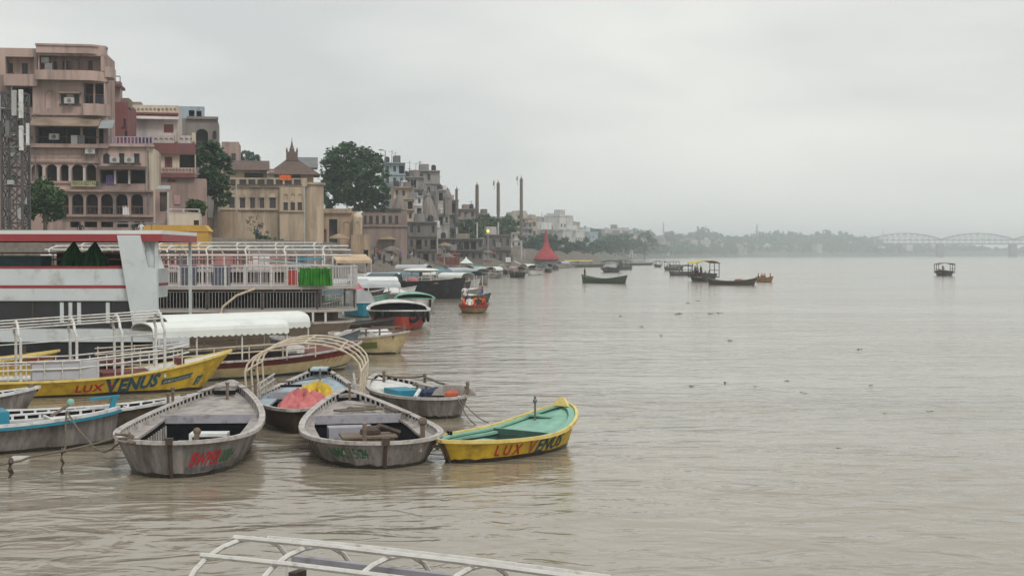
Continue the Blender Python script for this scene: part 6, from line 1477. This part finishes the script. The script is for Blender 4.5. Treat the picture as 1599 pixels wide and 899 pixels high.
def trunk(H, r, limbs, seed):
    rnd = random.Random(seed); mb = MB(); top = Vector((rnd.uniform(-.3, .3), rnd.uniform(-.3, .3), H))
    mb.tube([(0, 0, -1.5), (0.05*H, 0, H*.35), top], [r*1.3, r, r*.6], 8)
    for t in limbs:
        t = Vector(t); s = Vector((0, 0, H*rnd.uniform(.5, .95))); m = s.lerp(t, .5)+Vector((0, 0, .1*(t-s).length)); mb.tube([s, m, t], [r*.5, r*.35, r*.12], 6)
    return mb
def tree(label, lobes_px, ybase, px, Y, nclump, nleaf, ls, m, seed, name='tree', group=None):
    "lobes in photograph pixels (x, y, rx, ry) at distance Y"
    k = Y/FPX; base = at(px, ybase, Y); T = thing(name, label, 'tree' if name == 'tree' else 'shrub', base, 0, group); rnd = random.Random(seed); L = []
    for (x, y, rx, ry) in lobes_px:
        p = at(x, y, Y)-base; L.append((p.x, p.y+rnd.uniform(-.4, .4)*rx*k, p.z, rx*k, rx*k*.9, ry*k))
    crown(L, nclump, nleaf, ls, seed).build('crown', m, T)
    zl = min(l[2]-l[5]*.4 for l in L); H = max(.6, max(l[2] for l in L)*.55)
    trunk(H, max(.08, .03*H+.1), [(l[0], l[1], l[2]) for l in L], seed+1).build('trunk', BARK, T)
    return T
tree('broad dark green tree towering between the palace and the stone hall', [(545, 250, 34, 26), (520, 268, 24, 26), (575, 262, 26, 30), (545, 285, 42, 32), (590, 292, 20, 26), (515, 300, 18, 22), (560, 312, 30, 20), (600, 312, 12, 18)], 345, 552, 212, 270, 44, .33, LEAFD, 21)
tree('dark leafy tree against the grey stone tower', [(332, 240, 20, 16), (325, 262, 20, 22), (338, 285, 20, 24), (348, 262, 14, 24), (350, 305, 12, 20), (320, 290, 14, 18)], 335, 335, 148, 130, 36, .26, LEAFD, 31)
tree('small green tree standing in front of the arcades of the pink building', [(66, 300, 20, 16), (84, 312, 16, 18), (58, 322, 18, 18), (78, 332, 20, 14)], 358, 70, 107, 90, 34, .2, LEAF, 41)
tree('small bush beside the cream boathouse roof', [(305, 322, 12, 9), (316, 328, 8, 8)], 340, 308, 126, 34, 26, .2, LEAF, 51, 'shrub')
tree('creeping shrub on the foot of the palace wall', [(412, 372, 10, 6), (428, 377, 14, 4), (405, 364, 6, 6)], 384, 412, 186, 30, 22, .22, LEAF, 61, 'shrub')
tree('dry brown creeper on the palace wall', [(395, 350, 16, 14), (410, 362, 10, 10)], 384, 400, 187.6, 12, 10, .2, leafmat('dry_brown_leaves', (.12, .08, .045)), 62, 'shrub')
tree('round tree peeping over the palace roof', [(385, 246, 14, 9), (396, 250, 10, 8)], 275, 388, 300, 40, 22, .4, LEAFB, 71)
for i, (px, y, rx, ry, Y) in enumerate([(706, 364, 18, 14, 302), (733, 358, 20, 17, 310), (762, 352, 22, 18, 340), (790, 350, 14, 16, 385), (688, 366, 12, 11, 296)]):
    tree('green tree rising behind the poles and pavilions', [(px, y, rx, ry*.8), (px-rx*.5, y+ry*.5, rx*.7, ry*.7), (px+rx*.5, y+ry*.4, rx*.7, ry*.7)], y+ry*2, px, Y, 60, 26, .5, LEAF, 80+i, group='trees behind the poles')
for i, (px, y, rx, ry, Y) in enumerate([(832, 384, 16, 18, 440), (852, 378, 18, 16, 470), (876, 384, 20, 15, 500), (898, 386, 16, 12, 560), (915, 384, 16, 14, 620), (938, 384, 18, 12, 700), (960, 380, 16, 16, 780), (985, 378, 16, 16, 860), (1006, 376, 16, 18, 930)]):
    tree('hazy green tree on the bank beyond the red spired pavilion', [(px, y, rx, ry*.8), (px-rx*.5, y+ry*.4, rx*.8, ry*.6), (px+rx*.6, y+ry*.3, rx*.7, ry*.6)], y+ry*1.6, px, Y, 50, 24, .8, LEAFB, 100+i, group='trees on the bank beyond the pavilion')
# far woods along the curving bank: one mass
def far_woods():
    rnd = random.Random(5); mb = MB()
    _, d0 = bank_at_Y(900); d = d0
    while d < d0+4200:
        p, inl, t = bank_point(d)
        for row in range(4):
            off = 14+row*22+rnd.uniform(-8, 8); c = p+inl*off; fr = p.y > 2570; zg = 4+row*3.0*((1+min(1.2, max(0, (d-1500)/900))) if not fr else .5)
            H = rnd.uniform(8, 17)*(1.0+min(.5, max(0, (d-1300)/2500)))*(.85+.3*sin(d*.021)*sin(d*.0063))*(.75 if fr else 1); R_ = rnd.uniform(5, 10)
            for _ in range(72):
                v = Vector((rnd.gauss(0, 1), rnd.gauss(0, 1), rnd.gauss(0.1, 1))).normalized()*rnd.uniform(.6, 1)
                q = Vector((c.x+v.x*R_, c.y+v.y*R_, zg+H*.55+v.z*H*.5)); s = rnd.uniform(1.4, 2.6)
                u = Vector((rnd.gauss(0, 1), rnd.gauss(0, 1), rnd.gauss(0, 1))).normalized(); w = u.cross(Vector((rnd.gauss(0, 1), rnd.gauss(0, 1), rnd.gauss(0, 1)))).normalized()
                mb.add([q-u*s, q-w*s*.8, q+u*s, q+w*s*.8], [(0, 1, 2, 3)])
        d += rnd.uniform(8, 13)
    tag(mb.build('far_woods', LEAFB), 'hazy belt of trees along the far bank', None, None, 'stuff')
far_woods()
# thin mosque towers and masts over the woods
for px, yt, Y, w in ((1036, 346, 1500, .9), (1182, 348, 2300, 2.6), (1379, 357, 2800, 1.2), (846, 331, 640, .3)):
    p, q = at(px, yt, Y), at(px, 395, Y); b = MB(); H = p.z-q.z; b.lathe((0, 0, -4), [(w, 0), (w*.8, 4+H*.7), (w*1.3, 4+H*.72), (w*.7, 4+H*.76), (w*.6, 4+H*.9), (.1, 4+H)], 8)
    tag(b.build('minaret', TCOL['pale'], None, loc=q), {1036: 'faint slender tower above the hazy trees where the houses end', 1182: 'faint tapering tower above the middle of the far woods', 1379: 'faint spire above the woods near the bridge', 846: 'thin mast above the houses beyond the red pavilion'}[px], 'tower')

# ---------------------------------------------------------------- railway bridge
BR = thing('railway_bridge', 'faint steel bridge of bowed truss spans on stone piers across the river', 'bridge', (640, 2400, 0), 0)
SP = 124.0; BM = mat('hazy_bridge_steel', (.13, .135, .14), .7, .2, .1, 0); ST = mat('bridge_pier_stone', (.14, .13, .12), .9, .2, .1, .1)
def span():
    b = MB(); n = 12; zd = 23.0
    for y in (0, 9):
        lo = [Vector((SP*i/n, y, zd+5)) for i in range(n+1)]; hi = [Vector((SP*i/n, y, zd+6+10.5*sin(pi*i/n)**.8)) for i in range(n+1)]
        for i in range(n):
            b.bar(lo[i], lo[i+1], 1.2, 1.4); b.bar(hi[i], hi[i+1], 1.2, 1.3); b.bar(lo[i], hi[i], .7, .7)
            b.bar(lo[i] if i < n/2 else hi[i], hi[i+1] if i < n/2 else lo[i+1], .5, .5)
        for i in range(n): b.bar(Vector((SP*i/n, y, zd)), Vector((SP*i/n, y, zd+5)), .7, .7)
    b.rng(0, SP-.3, -.5, 9.5, zd-2.2, zd); b.rng(0, SP-.3, -.5, 9.5, zd+4.2, zd+5)
    return b
s0 = span().build('truss_span', BM, BR); s0.location.x = 92-SP
for i in range(9):
    o = s0.copy(); COL.objects.link(o); o.parent = BR; o.location.x = 92+SP*i
for i in range(10):
    b = MB(); x = 92-SP+SP*i+SP-2
    b.prism([(-5, -3), (5, -3), (5, 12), (0, 16), (-5, 12)], (x, 0, -2), (1, 0, 0), (0, 1, 0), (0, 0, 1), 22.7); b.build('pier', ST, BR)

# ---------------------------------------------------------------- floating weed, ropes
WEED = leafmat('water_hyacinth_leaves', (.05, .06, .03))
rw = random.Random(3)
for i, (x, y) in enumerate([(1253, 613), (1259, 614), (1383, 646), (1452, 643), (1457, 642), (1134, 598), (1080, 603), (1230, 595), (1362, 602), (1057, 491), (1061, 490), (1110, 490), (1122, 489), (1033, 524), (1340, 546), (970, 494), (1001, 510), (1074, 473), (1090, 470), (1140, 532), (1180, 604), (1310, 700)]):
    p = wat(x, y); s = p.y/FPX*rw.uniform(2.0, 4.2); b = MB()
    for _ in range(16):
        a = rw.uniform(0, 2*pi); d = Vector((cos(a), sin(a), rw.uniform(.1, .45))); o = Vector((rw.gauss(0, .5)*s, rw.gauss(0, .6)*s, 0)); w = Vector((-d.y, d.x, 0))*.22*s
        b.add([o, o+d*s*.6+w, o+d*s*1.1, o+d*s*.6-w], [(0, 1, 2, 3)])
    tag(b.build('floating_weed', WEED, None, loc=p), 'small dark clump of water weed drifting on the open river', 'weed', 'weed clumps drifting on the river')
def rope(label, pts, r=.022, wob=.02, hang=()):
    T = thing('mooring_rope', label, 'rope', (0, 0, 0)); P = []
    for a, c in zip(pts[:-1], pts[1:]): P += rope_pts(a, c, .08 if len(pts) < 4 else .04, 8, wob)[:-1]
    P.append(Vector(pts[-1])); b = MB(); b.tube(P, r, 6); b.build('cord', ROPE, T)
    for (p, l, rr_) in hang:
        b = MB(); n = 7; b.tube([Vector(p)+Vector((.02*sin(i*2), .02*cos(i*3), .04-l*i/n)) for i in range(n+1)], [rr_*(1+.5*sin(i*2.3)) for i in range(n+1)], 6); b.build('hanging_weed', DARKWOOD, T)
rope('sagging rope hung with weed running to the grey boat with red lettering', [(-7.12, 26.0, .68), (-8.7, 25.5, .34), (-9.3, 24.9, .26), (-10.6, 24.2, .12), (-12.5, 23.2, .05)], .022, .015, [((-8.22, 25.66, .43), .5, .02), ((-9.0, 25.2, .30), .46, .035), ((-9.7, 24.65, .2), .14, .04)])
rope('rope dropping from the turquoise trimmed boat into the water', [(-9.1, 28.72, .78), (-9.0, 28.3, .02)], .02); rope('slack rope slanting from the turquoise trimmed boat to the grey boat', [(-9.1, 28.7, .8), (-8.5, 28.2, .25), (-8.0, 27.6, .12), (-7.15, 26.3, .66)], .02)
rope('thin rope slanting from the cluttered boat into the river', [(-1.3, 34.0, .52), (-.85, 32.9, .0)], .016); rope('second thin rope from the cluttered boat into the river', [(-1.25, 34.1, .5), (-.55, 33.4, .0)], .013)
rope('long thin line from the cluttered boat to the blue decked boat', [(-3.0, 36.6, .80), (-3.9, 36.3, .85), (-4.2, 36.0, .7)], .014); rope('short rope tying the yellow boat to the grey boat', [(-1.36, 26.8, .42), (-1.45, 26.9, .34), (-1.6, 27.0, .5)], .03)
b = MB(); b.rng(-.16, .16, -.06, .06, -.02, .05); tag(b.build('foam_block', WHITEP, None, loc=wat(30, 717)), 'small white foam block floating beside the turquoise trimmed boat', 'litter')
# ---------------------------------------------------------------- haze over the river
hz = MB(); hz.rng(-3900, 3900, -25, 4300, -2.5, 62)
hm = bpy.data.materials.new('river_haze'); hm.use_nodes = True
hn = hm.node_tree.nodes; hn.clear()
ho = hn.new('ShaderNodeOutputMaterial'); hv = hn.new('ShaderNodeVolumePrincipled')
hv.inputs['Color'].default_value = (0.84, 0.93, 0.98, 1); hv.inputs['Density'].default_value = 0.00044; hv.inputs['Anisotropy'].default_value = 0.15
hm.node_tree.links.new(hv.outputs[0], ho.inputs['Volume'])
tag(hz.build('haze', hm), kind='stuff')
